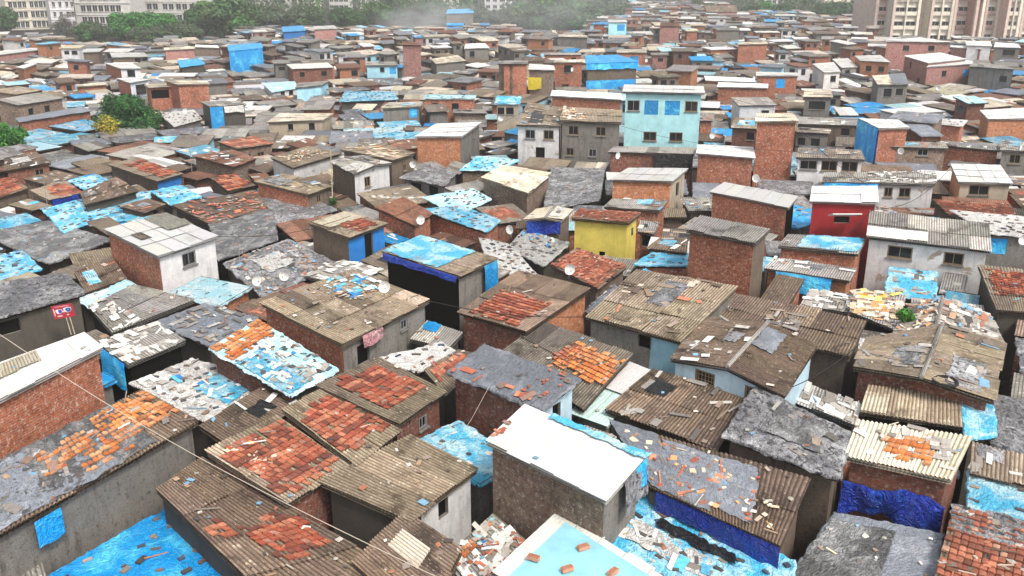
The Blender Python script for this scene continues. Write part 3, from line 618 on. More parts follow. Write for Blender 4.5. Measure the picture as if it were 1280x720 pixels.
H([795,338,922,358,852,428,733,396],'wide grey-brown corrugated roof over a blue door',vb=466,zb=3.2,sl=.5,roof='tan',walls=('plaster_grey','plaster_grey','plaster_grey','plaster_dark'),lit=.5,
  win=[(2,.84,.2,1.3,2.0,'door'),(2,.62,.2,.6,.6,'opening')])
H([918,367,1083,402,1062,448,887,400],'weathered brown roof joined behind the pale blue gable house',z=4.0,sl=.25,roof='brown',walls='plaster_brown',layers=[('scraps','grey',.35,.2,.6,.7,3)],lit=.6)
H([885,397,1022,432,980,496,838,449],'pale blue gable house with grilled windows and dark plastic on its roof',z=4.55,sl=.1,roof='brown',walls='paint_blue',ridge=((960,404),(909,460),.35),ref=3,
  layers=[('R','cloth','plastic_slate',.1,.05,.5,.45,.03)],lit=.5,win=[(2,.30,.12,.85,.55,'grill'),(2,.78,.12,.85,.55,'grill')])
H([1085,424,1255,430,1240,502,1067,460],'broad weathered gable roof with a black ring lying on it',z=3.9,sl=.15,roof='tan',walls='brick_dark',ridge=((1178,406),(1152,473),.45),lit=.5)
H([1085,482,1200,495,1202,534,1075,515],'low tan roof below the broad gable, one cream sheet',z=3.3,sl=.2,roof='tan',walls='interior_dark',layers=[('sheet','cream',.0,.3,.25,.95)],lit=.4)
H([997,476,1076,506,1070,532,987,500],'strip of white and brown roof boards beside a dark alley',z=3.0,sl=.15,roof='patch_white',walls='plaster_dark',lit=2)
H([1200,497,1240,508,1245,545,1208,548],'bulging cyan tarpaulin hood beside the low tan roof',z=3.2,sl=.2,roof='tarp_cyan',walls='plaster_dark',lit=0)
H([1245,495,1320,510,1320,592,1238,552],'grey plastic covered roof at the right edge',z=3.0,sl=.2,roof='plastic_grey',walls='plaster_dark',lit=1)
H([1140,380,1235,392,1255,430,1118,420],'rubbish-covered gable roof of grey and brown scraps',z=3.4,sl=.1,roof='patch_mix',walls='plaster_dark',ridge=((1178,372),(1170,412),.5),layers=[('litter','warm',0,0,1,1,6)],lit=2)
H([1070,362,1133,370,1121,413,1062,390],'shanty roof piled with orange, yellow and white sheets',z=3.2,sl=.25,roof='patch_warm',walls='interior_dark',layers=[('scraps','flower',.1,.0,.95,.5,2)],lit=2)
H([1012,362,1066,370,1060,392,1000,382],'low roof covered in whitish boards and cloth',z=3.0,sl=.15,roof='patch_white',walls='plaster_dark',lit=2)
H([1222,331,1310,342,1310,392,1245,388],'tan corrugated roof with red tile rows at right edge',z=3.6,sl=.3,roof='tan',walls='plaster_dark',layers=[('tiles','tile',.1,.1,1,.7)],lit=.6)
# ---- third row
H([207,267,273,296,197,320,130,287],'white-painted house with clean white roof and one brick side',vb=366,zb=2.9,sl=.15,roof='white',walls=('brick_red','paint_white','paint_white','brick_red'),ref=2,lit=0) if 0 else None
H([130,287,207,267,273,296,197,321],'white-painted house with clean white roof and one brick side',vb=366,zb=2.9,sl=.12,roof='white',walls=('brick_red','brick_red','paint_white','brick_red'),ref=3,lit=.02,
  layers=[('sheet','grey',.62,.02,.99,.50),('sheet','asb',.14,.35,.30,.55)],win=[(2,.50,.35,.95,.75)])
H([478,315,527,296,622,324,574,346],'black-walled shack with cyan tarpaulin roof and grey edge',vb=400,zb=3.1,sl=.15,roof='tan',walls=('interior_dark','plaster_brown','plaster_grey','interior_dark'),ref=3,lit=.2,
  layers=[('cloth','tarp_cyan',.0,.0,1.0,.72,.03)],hang=[(2,.62,.98,1.3,'tarp_blue','blue tarpaulin hung at the corner of the black shack'),(3,.02,.98,.28,'tarp_royal','dark blue fringe along the eave of the black shack')])
H([385,279,432,264,485,280,435,298],'planked shack with bright blue front, cream and tile roof',vb=331,zb=2.8,sl=.25,roof='tan',walls=('plaster_brown','plaster_brown','paint_royal','plaster_brown'),ref=3,lit=.5,
  layers=[('tiles','tile',.30,.45,.85,.95),('sheet','cream',.05,.05,.9,.45)],win=[(2,.55,.12,.75,1.7,'opening')])
H([469,260,505,247,540,267,519,283],'small brick house with rust brown roof beside the blue-fronted shack',vb=300,sl=.3,roof='rust',walls='brick_red',lit=.3)
H([318,227,355,217,415,233,385,244],'long low brick house with grey board roof',vb=262,zb=2.9,sl=.2,roof='tan',walls=('brick_red','plaster_brown','plaster_brown','brick_red'),ref=3,lit=.6,win=[(2,.5,.3,.6,.6)])
H([338,197,385,183,427,192,366,210],'roof heaped with cream rubble over a pale wall',z=4,sl=.2,roof='tan',walls='paint_dirty_white',layers=[('litter','warm',.1,.1,.9,.8,7)],lit=1)
H([412,202,452,195,490,205,442,218],'plastered gable house with whitewashed end beside a tall shrub',vb=246,sl=.15,roof='grey',walls=('plaster_brown','brick_dark','paint_dirty_white','plaster_brown'),ref=3,ridge=((432,197),(470,206),.3),lit=.6,win=[(2,.35,.5,.7,.8)])
H([425,187,480,180,519,192,490,201],'grey-brown block house with cream boards on its roof',vb=229,sl=.25,roof='tan',walls='plaster_brown',ref=3,lit=.6,layers=[('scraps','warm',0,0,.8,.8,2)],win=[(2,.6,.6,.5,.6)])
H([545,155,602,153,577,171,518,171],'bright orange brick cube with smooth white roof',vb=207,zb=2.8,sl=.12,roof='white',walls=('brick_orange','plaster_grey','brick_orange','brick_orange'),ref=3,lit=.05,win=[(1,.7,.4,.5,.5)])
H([540,205,571,216,556,232,501,222],'grey shack with two dark openings and plastic roof',vb=242,sl=.1,roof='plastic_grey',walls='plaster_grey',lit=.8,win=[(2,.3,.25,1.2,.8,'opening'),(2,.75,.25,1.0,.8,'opening')])
H([575,213,597,196,648,200,622,214],'cyan plastic-covered low roof below the orange brick cube',z=3.5,sl=.1,roof='tarp_cyan',walls='brick_brown',lit=1)
H([601,222,630,207,689,217,660,242],'brown-walled house under large cream and white sheets',z=4.2,sl=.25,roof='cream',walls='brick_brown',lit=.3)
H([530,247,590,236,614,249,570,269],'pale tarpaulin roof spattered with dark stones',z=3.3,sl=.1,roof='tarp_pale',walls='plaster_dark',lit=1.5)
H([528,263,575,258,625,276,607,290],'brick shed with cyan tarpaulin roof and hanging blue end',vb=302,sl=.1,roof='tarp_cyan',walls='brick_red',ref=3,lit=1)
H([655,288,712,305,680,333,636,310],'white tarpaulin roof dotted with bricks beside the yellow house',z=2.9,sl=.1,roof='plastic_white',walls='plaster_dark',layers=[('scraps','blue',0,0,1,.4,1)],lit=2.5)
H([600,298,636,306,672,345,612,340],'white tarpaulin roof behind the black shack',z=2.8,sl=.1,roof='plastic_white',walls='plaster_dark',lit=2)
H([785,210,860,211,841,227,762,225],'orange brick house with white roof and beige side',vb=251,zb=3.2,sl=.1,roof='white',walls=('brick_orange','plaster_beige','brick_orange','brick_orange'),ref=3,lit=0,win=[(1,.5,.5,.8,1.0,'opening')])
H([765,249,835,251,825,264,755,259],'low brick annex with grey slab roof below the orange brick house',vb=277,zb=2.8,sl=.1,roof='grey',walls='brick_red',ref=3,lit=.2)
H([725,262,801,267,786,279,714,273],'bright yellow house with rust-coloured rubble on top',vb=322,zb=2.8,sl=.05,roof='tile_rust',walls='paint_yellow',ref=2,layers=[('litter','red',0,0,1,1,2)],lit=1,win=[(2,.55,1.9,.35,.7,'opening'),(1,.6,.6,.4,.5,'opening')])
H([672,262,716,263,702,276,657,275],'cream gable roof with blue tarpaulin below, left of the yellow house',vb=296,sl=.1,roof='cream',walls='plaster_brown',ref=3,ridge=((694,258),(682,272),.3),lit=.1,hang=[(2,.05,.98,.9,'tarp_royal','blue tarpaulin draped under the cream gable roof')])
H([688,332,722,311,784,333,746,362],'jumble of rust and bright red tiles below the yellow house',z=3.7,sl=.3,roof='tile_rust',walls='plaster_brown',layers=[('tiles','tile',.15,.25,.85,.9),('litter','red',0,0,1,.6,5)],lit=2)
H([875,270,963,287,945,305,858,288],'tall red brick block with grey board roof',vb=352,zb=3.0,sl=.15,roof='grey',walls=('brick_red','plaster_brown','brick_red','brick_red'),ref=3,lit=.2)
H([905,228,997,246,986,260,887,240],'long red brick house with bright white roof and black plastic end',vb=274,zb=3,sl=.1,roof='white',walls=('brick_red','interior_dark','brick_red','brick_red'),ref=3,lit=.05)
H([872,181,941,184,944,198,870,192],'red brick cube with pale pink-white roof, right of the teal house',vb=228,sl=.05,roof='white',walls='brick_red',ref=3,lit=.05)
H([945,142,991,142,998,152,944,152],'tall narrow red brick tower house',vb=228,sl=.1,roof='cream',walls='brick_red',ref=3,lit=.1)
H([768,183,870,185,868,193,760,190],'dark brick row draped with black plastic below the teal house',vb=217,sl=.1,roof='grey',walls='brick_dark',ref=3,lit=.3,hang=[(2,.55,.98,1.2,'plastic_black','black plastic hung on the brick row below the teal house')])
H([690,210,755,212,748,250,680,262],'expanse of crumpled grey plastic roofing',z=3,sl=.1,roof='plastic_grey',walls='plaster_dark',lit=1)
H([800,276,824,278,818,293,797,290],'tiny brick lean-to at the side of the yellow house',vb=305,sl=.1,roof='grey',walls='brick_red',lit=.3,win=[(2,.7,.2,.6,.7,'opening')])
H([815,317,859,317,858,333,793,331],'cyan and white plastic roof between yellow house and brick block',z=3.3,sl=.1,roof='tarp_cyan',walls='brick_red',lit=1)
H([825,297,860,299,858,316,808,311],'brown board roof touching the tall red brick block',z=3.6,sl=.1,roof='brown',walls='brick_red',lit=1)
H([780,106,879,108,881,117,778,115],'teal two-storey house with blue-covered windows and white roof',vb=188,zb=2.8,sl=.1,roof='white',walls='paint_teal',ref=3,lit=0,ov=.3,
  win=[(2,.11,.75,1.15,1.0),(2,.35,.75,1.25,1.3,'tarped'),(2,.63,.75,1.35,1.3,'tarped'),(2,.88,.75,1.15,.95),(2,.35,3.6,1.2,.85),(2,.70,3.6,1.2,.85)])
H([660,128,703,135,701,158,645,156],'white house with two windows and brown mottled roof',vb=203,sl=.4,roof='tan',walls='paint_dirty_white',ref=3,lit=1.5,win=[(2,.3,.4,.9,.8),(2,.75,.4,.9,.8),(2,.55,1.9,.8,1.2,'opening')])
H([705,134,777,138,777,154,700,151],'grey plastered two-storey house left of the teal house',vb=205,sl=.4,roof='tan',walls='plaster_grey',ref=3,lit=1.5,layers=[('scraps','warm',0,0,.4,1,2)],win=[(2,.2,.4,.9,.8),(2,.68,.4,.9,.8),(2,.15,2.3,.7,.7),(2,.55,2.3,.7,.7)])
H([690,113,776,117,778,125,688,120],'low brick storey with white roof behind the grey two-storey house',vb=140,zb=4.0,sl=.05,roof='white',walls='brick_red',ref=3,lit=.1)
H([998,185,1076,188,1081,200,995,197],'white house with three windows and grey corrugated eave',vb=231,sl=.15,roof='asb',walls='paint_white',ref=3,lit=.2,win=[(2,.17,.2,1.3,.75),(2,.5,.2,1.2,.8),(2,.82,.2,1.2,.8)])
H([1030,216,1171,215,1170,231,1027,228],'long junk-roofed row, brick at one end and white at other',vb=256,sl=.15,roof='grey',walls=('brick_red','paint_white','paint_dirty_white','brick_red'),ref=3,lit=1,layers=[('scraps','white',.4,0,1,1,2)],win=[(2,.75,.3,.8,.7),(2,.60,.3,.6,.7)],hang=[(2,.02,.5,1.8,'tarp_blue','blue tarpaulin hung on the long junk-roofed row')])
H([1015,233,1096,233,1098,254,1012,252],'maroon house with bright white roof and small white awning',vb=297,zb=3.4,sl=.1,roof='white',walls='paint_maroon',ref=3,lit=0,win=[(2,.5,.9,.9,.4,'opening')])
H([985,293,1083,299,1073,318,972,308],'low brick house with flat cyan tarpaulin roof, below the maroon house',vb=334,sl=.1,roof='grey',walls='brick_red',ref=3,lit=.3,layers=[('cloth','tarp_cyan',.25,.05,.99,.95,.03)])
H([968,322,1070,336,1062,352,955,336],'grey board roof with blue rags hung over orange brick',vb=368,sl=.1,roof='grey',walls='brick_orange',ref=2,lit=1.2,hang=[(2,.15,.8,.9,'tarp_blue','blue rags hung under the grey board roof')])
H([1087,264,1236,280,1239,314,1083,296],'white house with corrugated roof and two double windows',vb=350,zb=2.9,sl=.7,roof='grey',walls='paint_dirty_white',ref=2,lit=.1,layers=[('sheet','white',.0,.62,.5,.98)],win=[(2,.28,.4,1.3,.7),(2,.74,.4,1.0,.7)])
H([1188,205,1250,207,1266,230,1198,228],'beige house with white corrugated roof and one window',vb=252,sl=.1,roof='white',walls=('plaster_beige','brick_red','plaster_beige','brick_orange'),ref=3,lit=.05,win=[(2,.4,.2,1.4,.75)])
H([1165,250,1262,256,1274,276,1185,269],'low roof of brown tiles and rubbish beside the corrugated white house',z=3.6,sl=.2,roof='tile_rust',walls='plaster_brown',lit=2)
H([1190,264,1300,274,1300,296,1235,292],'pale grey-blue roof over a grey wall with blue window',vb=332,sl=.15,roof='plastic_white',walls='plaster_grey',ref=2,lit=1.5,win=[(2,.15,.3,1.0,.9,'tarped')])
H([1073,148,1122,150,1137,160,1098,161],'brick house whose left side is wrapped in blue tarpaulin',vb=207,sl=.1,roof='white',walls=('brick_red','brick_red','brick_red','paint_royal'),ref=3,lit=0,hang=[(3,.0,1.0,3.4,'tarp_blue','tall blue tarpaulin wrapped round a brick house side')])
H([1120,177,1180,178,1185,186,1110,184],'low brown brick row with satellite dish on the wall',vb=208,sl=.1,roof='grey',walls='brick_brown',ref=2,lit=.8,win=[(2,.6,.1,.9,.6)])
H([1180,176,1250,183,1250,189,1178,182],'long red brick row right of the brown brick one',vb=207,sl=.1,roof='grey',walls='brick_red',ref=2,lit=.8)
H([1252,176,1300,178,1300,190,1250,188],'small grey plastered house at the right edge with one window',vb=214,sl=.1,roof='grey',walls='plaster_grey',ref=3,win=[(2,.4,.3,.9,.8)])
# ---- left, third row
H([5,198,45,190,64,204,6,214],'dark-roofed brick house near the left edge bush',vb=230,sl=.1,roof='brown',walls='brick_dark',ref=3,lit=.1,win=[(2,.75,.3,.8,.8)])
H([36,238,82,226,102,241,60,250],'tiled shed with blue plastic under its eave',vb=258,sl=.25,roof='tan',walls='plaster_brown',layers=[('tiles','tile',.25,.05,1,.95)],ref=3,lit=1,hang=[(2,.1,.9,.6,'tarp_royal','blue plastic hung under the tiled shed eave')])
H([87,227,122,219,144,232,112,241],'small cyan roof with dark stones in rows',z=3.2,sl=.1,roof='tarp_cyan',walls='plaster_dark',lit=1.5)
H([100,241,145,222,173,239,106,257],'brown sheet roof between two cyan tarpaulin roofs',z=3.5,sl=.2,roof='brown',walls='plaster_dark',lit=.5)
H([52,262,100,250,135,268,80,291],'cyan tarpaulin roof, bumpy and weighed with stones, leftmost large one',z=2.9,sl=.1,roof='tarp_cyan',walls='plaster_dark',lit=1.5)
H([100,252,188,240,182,272,128,280],'broad cyan tarpaulin roof reaching behind the white-painted house',z=2.8,sl=.1,roof='tarp_cyan',walls='plaster_dark',lit=1.5,hang=[(2,.1,.9,.7,'tarp_blue','deep blue flap hanging from the broad cyan roof')])
H([148,258,185,249,208,256,180,267],'small brown roof with dark window behind the white-painted house',vb=274,sl=.1,roof='brown',walls='plaster_brown',ref=3,lit=.3,win=[(2,.6,.1,.6,.5,'opening')])
H([190,240,225,232,251,246,213,256],'cyan tarpaulin roof speckled with stones, rightmost of three',z=3.1,sl=.1,roof='tarp_cyan',walls='plaster_dark',lit=2)
H([135,206,172,197,229,218,196,227],'tile-topped house with blue-painted front wall',vb=238,sl=.2,roof='tan',walls=('plaster_brown','plaster_brown','paint_royal','plaster_brown'),ref=3,layers=[('tiles','tile',.3,.15,.98,.95)],lit=1)
H([215,257,320,238,336,262,262,281],'broad brown roof scattered with pink and grey shards',z=3.2,sl=.2,roof='brown',walls='plaster_dark',layers=[('scraps','red',0,0,1,1,.8)],lit=3)
H([240,195,290,187,321,198,292,209],'orange-brown roof beside a white one, upper left',z=3.8,sl=.2,roof='rust',walls='brick_brown',lit=.5)
H([262,222,300,218,319,232,285,240],'patch of broken red tiles on a low roof',z=3.0,sl=.2,roof='tile',walls='plaster_brown',lit=2)
H([-20,228,15,222,36,236,-20,254],'red tile roof on the left edge',z=3.3,sl=.2,roof='tile',walls='plaster_brown',lit=1)
H([-20,292,60,277,140,300,60,330],'mass of crumpled dark grey plastic left of the white-painted house',z=2.8,sl=.1,roof='plastic_dark',walls='plaster_dark',lit=2)
H([-20,322,28,315,51,337,-20,356],'cyan roof with dark squares on the left edge',z=3.2,sl=.1,roof='tarp_cyan',walls='plaster_dark',lit=1.5)
H([92,340,140,322,159,350,108,367],'striped brown corrugated roof left of the white-painted house',z=3.1,sl=.2,roof='brown',walls='plaster_dark',lit=.5)
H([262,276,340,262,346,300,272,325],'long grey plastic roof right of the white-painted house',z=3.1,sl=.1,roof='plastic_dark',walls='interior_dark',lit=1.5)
H([280,330,360,300,420,330,330,372],'low roof of grey and pale plastic strips before the blue-fronted shack',z=2.9,sl=.1,roof='plastic_grey',walls='plaster_dark',layers=[('cloth','plastic_white',.3,.2,.7,.6,.05),('scraps','mix',0,0,1,1,1)],lit=2)
H([380,345,430,325,478,338,440,360],'roof strewn with white and pink plastic scraps beside the black shack',z=3.0,sl=.1,roof='patch_white',walls='plaster_dark',lit=2)
H([320,250,372,243,420,262,350,285],'wrinkled grey roof of overlapping plastic below the long low brick house',z=2.9,sl=.1,roof='plastic_grey',walls='plaster_dark',lit=1.5)
# ---- far rows, right
H([1108,50,1150,47,1190,53,1107,52],'long pinkish brick building under a white roof near the tower',vb=88,sl=.02,roof='white',walls='brick_pink',ref=2,lit=0,win=[(2,.32,.6,1,.8),(2,.72,.6,1,.8)])
H([1188,57,1226,58,1227,62,1188,59],'lower pink brick wing beside the long pinkish building',vb=80,sl=.02,roof='white',walls='brick_pink',ref=2,lit=0)
H([1130,70,1175,66,1208,74,1160,79],'pink brick house with broad white roof, taller of a pair',vb=106,zb=2.8,sl=.05,roof='white',walls='brick_pink',ref=3,lit=0,win=[(3,.3,.5,1,1),(3,.7,2.5,1,.8,'opening')])
H([1163,80,1214,76,1218,80,1158,84],'pink brick house with blue covered window, lower of a pair',vb=108,sl=.02,roof='white',walls='brick_pink',ref=3,lit=0,win=[(2,.38,.7,1,.8),(2,.85,.7,1.2,1,'tarped')])
H([1218,78,1256,82,1269,87,1211,83],'bare grey walled block right of the pink brick pair',vb=114,sl=.02,roof='grey',walls='plaster_grey',ref=2,lit=.2,win=[(2,.8,1,1,.8)])
H([1206,51,1238,52,1240,58,1208,57],'small whitewashed house in front of the tower block',vb=79,sl=.05,roof='white',walls='paint_white',ref=3,lit=0,win=[(2,.7,2.5,1.2,1)])
H([1244,53,1272,55,1276,60,1242,59],'small grey house in front of the tower block',vb=77,sl=.05,roof='white',walls='plaster_grey',ref=3,lit=0,win=[(2,.6,.4,2,1)])
H([1068,70,1100,69,1113,78,1075,76],'orange-red house with white roof and two small windows',vb=96,sl=.05,roof='white',walls='brick_orange',ref=3,lit=0,win=[(2,.3,.7,.9,.8),(2,.75,.7,.9,.8)])
H([1040,74,1060,73,1072,84,1052,85],'white-roofed grey hut beside the orange-red house',vb=97,sl=.05,roof='white',walls='plaster_grey',ref=3,lit=0,win=[(2,.4,.4,1,.9)])
H([1090,95,1131,92,1136,106,1097,106],'grey plastered house with half cream, half slate roof',vb=130,sl=.3,roof='cream',walls='plaster_grey',ref=3,lit=.3,layers=[('cloth','plastic_slate',.5,0,1,1,.05)],win=[(2,.35,.5,1,1),(2,.75,.5,.9,.8)])
H([1006,112,1038,112,1041,122,1004,121],'grey house with pale corrugated roof and wide dark window',vb=146,sl=.2,roof='cream',walls='plaster_grey',ref=3,lit=0,win=[(2,.5,.5,1.8,.9)])
H([1015,80,1042,78,1051,90,1030,91],'pale hut with white roof behind blue awnings',vb=110,sl=.05,roof='white',walls='paint_concrete',ref=3,lit=0,win=[(2,.6,.5,1,.8)])
H([1225,138,1300,134,1300,148,1235,149],'orange brick house under a white roof at right edge',vb=174,sl=.05,roof='white',walls='brick_orange',ref=3,lit=.1)
H([945,90,996,91,998,95,945,95],'red brick storey with blue covered window, upper right of teal house',vb=119,sl=.05,roof='white',walls='brick_red',ref=3,lit=.1,win=[(2,.6,.4,1.2,1.2,'tarped')])
H([898,103,960,105,960,110,896,109],'long low brick wall house with white coping',vb=124,sl=.05,roof='white',walls='brick_red',ref=3,lit=.1)
H([880,95,943,98,944,103,882,101],'low brick house with dish behind the long coped one',vb=108,sl=.05,roof='white',walls='brick_red',ref=3,lit=.1)
# ---- far rows, middle
H([732,70,772,69,798,77,733,79],'two-storey house wrapped in bright blue tarpaulin bands',vb=113,sl=.1,roof='tarp_blue',walls='plaster_brown',ref=3,lit=0,hang=[(2,.0,1,.9,'tarp_blue','upper blue tarpaulin band on the wrapped two-storey house'),(2,.0,.95,1.8,'tarp_blue','lower blue tarpaulin band on the wrapped two-storey house',2.4)])
H([694,75,729,75,729,78,692,78],'red brick block with satellite dish beside the blue-wrapped house',vb=113,sl=.05,roof='cream',walls='brick_red',ref=3,lit=0,win=[(2,.5,.4,1.2,1),(2,.4,3,1,.8)])
H([630,76,660,76,660,80,628,80],'brick house with bright yellow sheet hung on its front',vb=119,sl=.05,roof='grey',walls='brick_red',ref=3,lit=0)
H([662,80,692,82,694,88,660,87],'brown house with white slab edges right of the yellow sheet',vb=118,sl=.05,roof='white',walls='brick_brown',ref=3,lit=0,hang=[(2,.0,.5,1.6,'tarp_yellow','bright yellow sheet hung on a brick wall',1.0)])
H([772,62,808,62,808,66,771,66],'brick hut with blue covered window behind the blue-wrapped house',vb=84,sl=.05,roof='cream',walls='brick_red',ref=3,lit=0,win=[(2,.6,.6,1.6,1,'tarped')])
H([760,25,783,25,784,28,760,28],'small turquoise tower house far off',vb=46,sl=.05,roof='white',walls='paint_teal',ref=3,lit=0,win=[(2,.7,.5,2,1.6,'tarped')])
H([826,29,849,29,850,33,824,33],'distant pink and brick house with red-edged roof',vb=55,sl=.05,roof='rust',walls='brick_pink',ref=3,lit=0)
H([896,35,924,35,925,38,895,38],'distant bare grey walled block right of the smoke',vb=52,sl=.05,roof='grey',walls='plaster_grey',ref=3,lit=0)
H([924,53,958,52,960,55,922,56],'distant red brick block with flat roof, middle right',vb=79,sl=.05,roof='cream',walls='brick_red',ref=3,lit=0)
H([699,43,733,44,735,47,698,46],'distant grey plastered block with one tiny hole',vb=62,sl=.05,roof='cream',walls='plaster_grey',ref=3,lit=0)
H([503,52,524,53,527,57,502,56],'slim brick tower house with white face',vb=96,sl=.05,roof='rust',walls='brick_pink',ref=3,lit=0)
H([623,76,640,77,642,81,622,80],'tall brown brick corner house left of the yellow sheet',vb=118,sl=.05,roof='grey',walls='brick_brown',ref=3,lit=0)
H([458,78,494,77,498,82,457,82],'light blue low house with turquoise door in middle distance',vb=96,sl=.1,roof='grey',walls='paint_sky',ref=3,lit=.3,win=[(2,.5,.3,.7,.7),(2,.85,.3,1,1,'tarped')])
H([372,104,412,101,402,107,369,110],'light blue painted wall house under a grey roof',vb=126,sl=.1,roof='grey',walls='paint_sky',ref=3,lit=.3)
H([328,104,368,102,372,110,340,115],'low white gabled house with dirty pale roof',vb=122,sl=.2,roof='tarp_pale',walls='paint_white',ref=3,lit=.5,win=[(2,.4,.2,.8,.6),(2,.75,.2,.8,.6)])
H([350,142,417,142,404,150,333,153],'long beige plastered house with cream slab roof',vb=168,sl=.1,roof='cream',walls='plaster_beige',ref=3,lit=.3,win=[(2,.8,.3,.6,.7),(2,.4,.3,.5,.6)])
H([485,129,529,127,525,133,476,136],'grey block house with round blue sheet on its end',vb=155,sl=.1,roof='cream',walls='plaster_grey',ref=3,lit=.2,win=[(2,.85,.2,.9,1,'tarped')])
H([432,115,490,115,497,124,425,127],'wide pale cyan tarpaulin roof in middle distance',z=3.4,sl=.1,roof='tarp_cyan',walls='plaster_dark',lit=.8)
H([538,74,572,69,583,76,545,80],'pale plank-roofed grey house, middle distance',vb=92,sl=.3,roof='cream',walls='plaster_grey',ref=3,lit=.3)
H([582,55,606,54,612,60,580,61],'small grey hut with crisp white roof far off',vb=76,sl=.1,roof='white',walls='plaster_grey',ref=3,lit=0,win=[(2,.3,.5,1,1)])
H([567,137,605,137,609,142,566,142],'brown brick hut with pale flat roof above the orange cube',vb=153,sl=.05,roof='grey',walls='brick_brown',ref=3,lit=.3)
# ---- far rows, left
H([130,79,165,79,177,86,150,86],'whitewashed upper house with clean white roof',vb=99,sl=.05,roof='white',walls=('brick_red','brick_red','paint_white','brick_red'),ref=3,lit=0,win=[(2,.5,.2,1.2,1)])
H([145,98,172,97,187,100,162,104],'brick and white house just behind the round bush',vb=122,sl=.05,roof='white',walls=('brick_red','brick_red','paint_white','brick_red'),ref=3,lit=0,win=[(2,.55,.4,2,1.3)])
H([205,101,258,101,262,105,222,106],'tall wall-like brick house, right part, behind the round bush',vb=142,sl=.02,roof='cream',walls='brick_red',ref=3,lit=0)
H([180,106,222,104,224,108,186,110],'tall wall-like brick house, left part, behind the round bush',vb=140,sl=.02,roof='cream',walls='brick_red',ref=3,lit=0,win=[(2,.2,.3,2,1,'opening')])
H([205,60,243,58,244,61,205,63],'pinkish brick house below the belt of trees',vb=76,sl=.02,roof='cream',walls='brick_pink',ref=3,lit=0)
H([244,56,272,57,274,60,244,59],'brown brick house under trees, right of the pinkish one',vb=74,sl=.02,roof='white',walls='brick_brown',ref=3,lit=0)
H([-10,66,38,60,62,61,-10,70],'long brick house at the upper left edge',vb=80,sl=.02,roof='white',walls='brick_pink',ref=3,lit=0)
H([20,84,38,79,46,80,30,86],'orange brick house with slanting white roof, upper left',vb=100,sl=.05,roof='white',walls='brick_orange',ref=3,lit=0)
H([20,148,100,134,115,138,25,152],'long dark brick wall house with blue-grey roof',vb=166,sl=.1,roof='plastic_slate',walls='brick_red',ref=3,lit=.5)
H([95,106,130,103,134,106,96,109],'brick house in front of the whitewashed pair',vb=118,sl=.05,roof='cream',walls='brick_red',ref=3,lit=0)
H([137,66,180,66,186,71,140,72],'pale roofed brown house with small dark doors, upper left',vb=80,sl=.05,roof='white',walls='plaster_brown',ref=3,lit=0,win=[(2,.7,.2,1,1),(2,.9,.2,.8,1)])
H([250,127,298,126,308,131,262,134],'house with blue tarpaulin end and laundry under its eave',vb=160,sl=.1,roof='grey',walls='plaster_dark',ref=3,lit=.5,hang=[(2,.0,.35,3.0,'tarp_blue','blue tarpaulin hanging on the laundry house'),(2,.38,.92,.7,'plastic_white','row of pale laundry under the eave')])
H([200,142,242,138,252,149,218,158],'pale round-edged roof right of the round bush',z=3.4,sl=.2,roof='plastic_white',walls='plaster_grey',lit=.5)
H([285,57,326,54,328,60,286,64],'box building wrapped entirely in bright blue tarpaulin',vb=90,sl=.02,roof='tarp_blue',walls='paint_royal',ref=3,lit=0,hang=[(2,0,1,4.8,'tarp_blue','blue tarpaulin wrapped round the box building')])
H([222,76,250,74,256,80,226,84],'hut with bright blue tarpaulin hood, upper left',vb=96,sl=.1,roof='tarp_blue',walls='plaster_dark',ref=3,lit=0)
H([352,34,378,32,382,38,354,40],'blue tarpaulin tent below the far trees',vb=49,sl=.1,roof='tarp_blue',walls='paint_royal',ref=3,lit=0)
H([392,33,418,32,421,36,392,37],'small pink brick hut below the far trees',vb=50,sl=.05,roof='white',walls='brick_pink',ref=3,lit=0)
H([560,12,590,11,592,16,558,17],'low shed with bright blue roof in the smoke',vb=26,sl=.05,roof='tarp_blue',walls='plaster_grey',ref=3,lit=0)
# ------------------------------------------------------------------ infill: the shacks between and behind the measured ones
GC=.35; GX0,GX1,GY0,GY1=-310.0,310.0,16.0,520.0
NX,NY=int((GX1-GX0)/GC),int((GY1-GY0)/GC)
occ=np.zeros((NY,NX),dtype=bool)
def raster(poly,margin=.12,val=True):
    p=np.array(poly); x0,y0=p.min(0)-margin; x1,y1=p.max(0)+margin
    i0,i1=max(0,int((x0-GX0)/GC)),min(NX-1,int((x1-GX0)/GC)+1); j0,j1=max(0,int((y0-GY0)/GC)),min(NY-1,int((y1-GY0)/GC)+1)
    if i1<=i0 or j1<=j0: return
    X,Y=np.meshgrid(GX0+(np.arange(i0,i1)+.5)*GC,GY0+(np.arange(j0,j1)+.5)*GC); ar=0
    for k in range(len(p)):
        a,b=p[k],p[(k+1)%len(p)]; ar+=a[0]*b[1]-b[0]*a[1]
    sg=1 if ar>0 else -1; inside=np.ones(X.shape,dtype=bool)
    for k in range(len(p)):
        a,b=p[k],p[(k+1)%len(p)]; L=math.hypot(*(b-a))+1e-9
        inside&=(sg*((b[0]-a[0])*(Y-a[1])-(b[1]-a[1])*(X-a[0]))/L>-margin)
    occ[j0:j1,i0:i1]|=inside if val else False
for fp in FOOT: raster(fp)
TREES_KEEP=[(P(165,190,0),1.0),(P(14,226,0),.8)]
for p,r in TREES_KEEP: raster([(p.x-r,p.y-r),(p.x+r,p.y-r),(p.x+r,p.y+r),(p.x-r,p.y+r)])
TW=[P(u,v,0) for u,v in ((1085,62),(1330,66))]
raster([(TW[0].x-4,TW[0].y-4),(TW[1].x+30,TW[1].y-4),(TW[1].x+30,TW[1].y+60),(TW[0].x-4,TW[0].y+60)])
ANG=[]
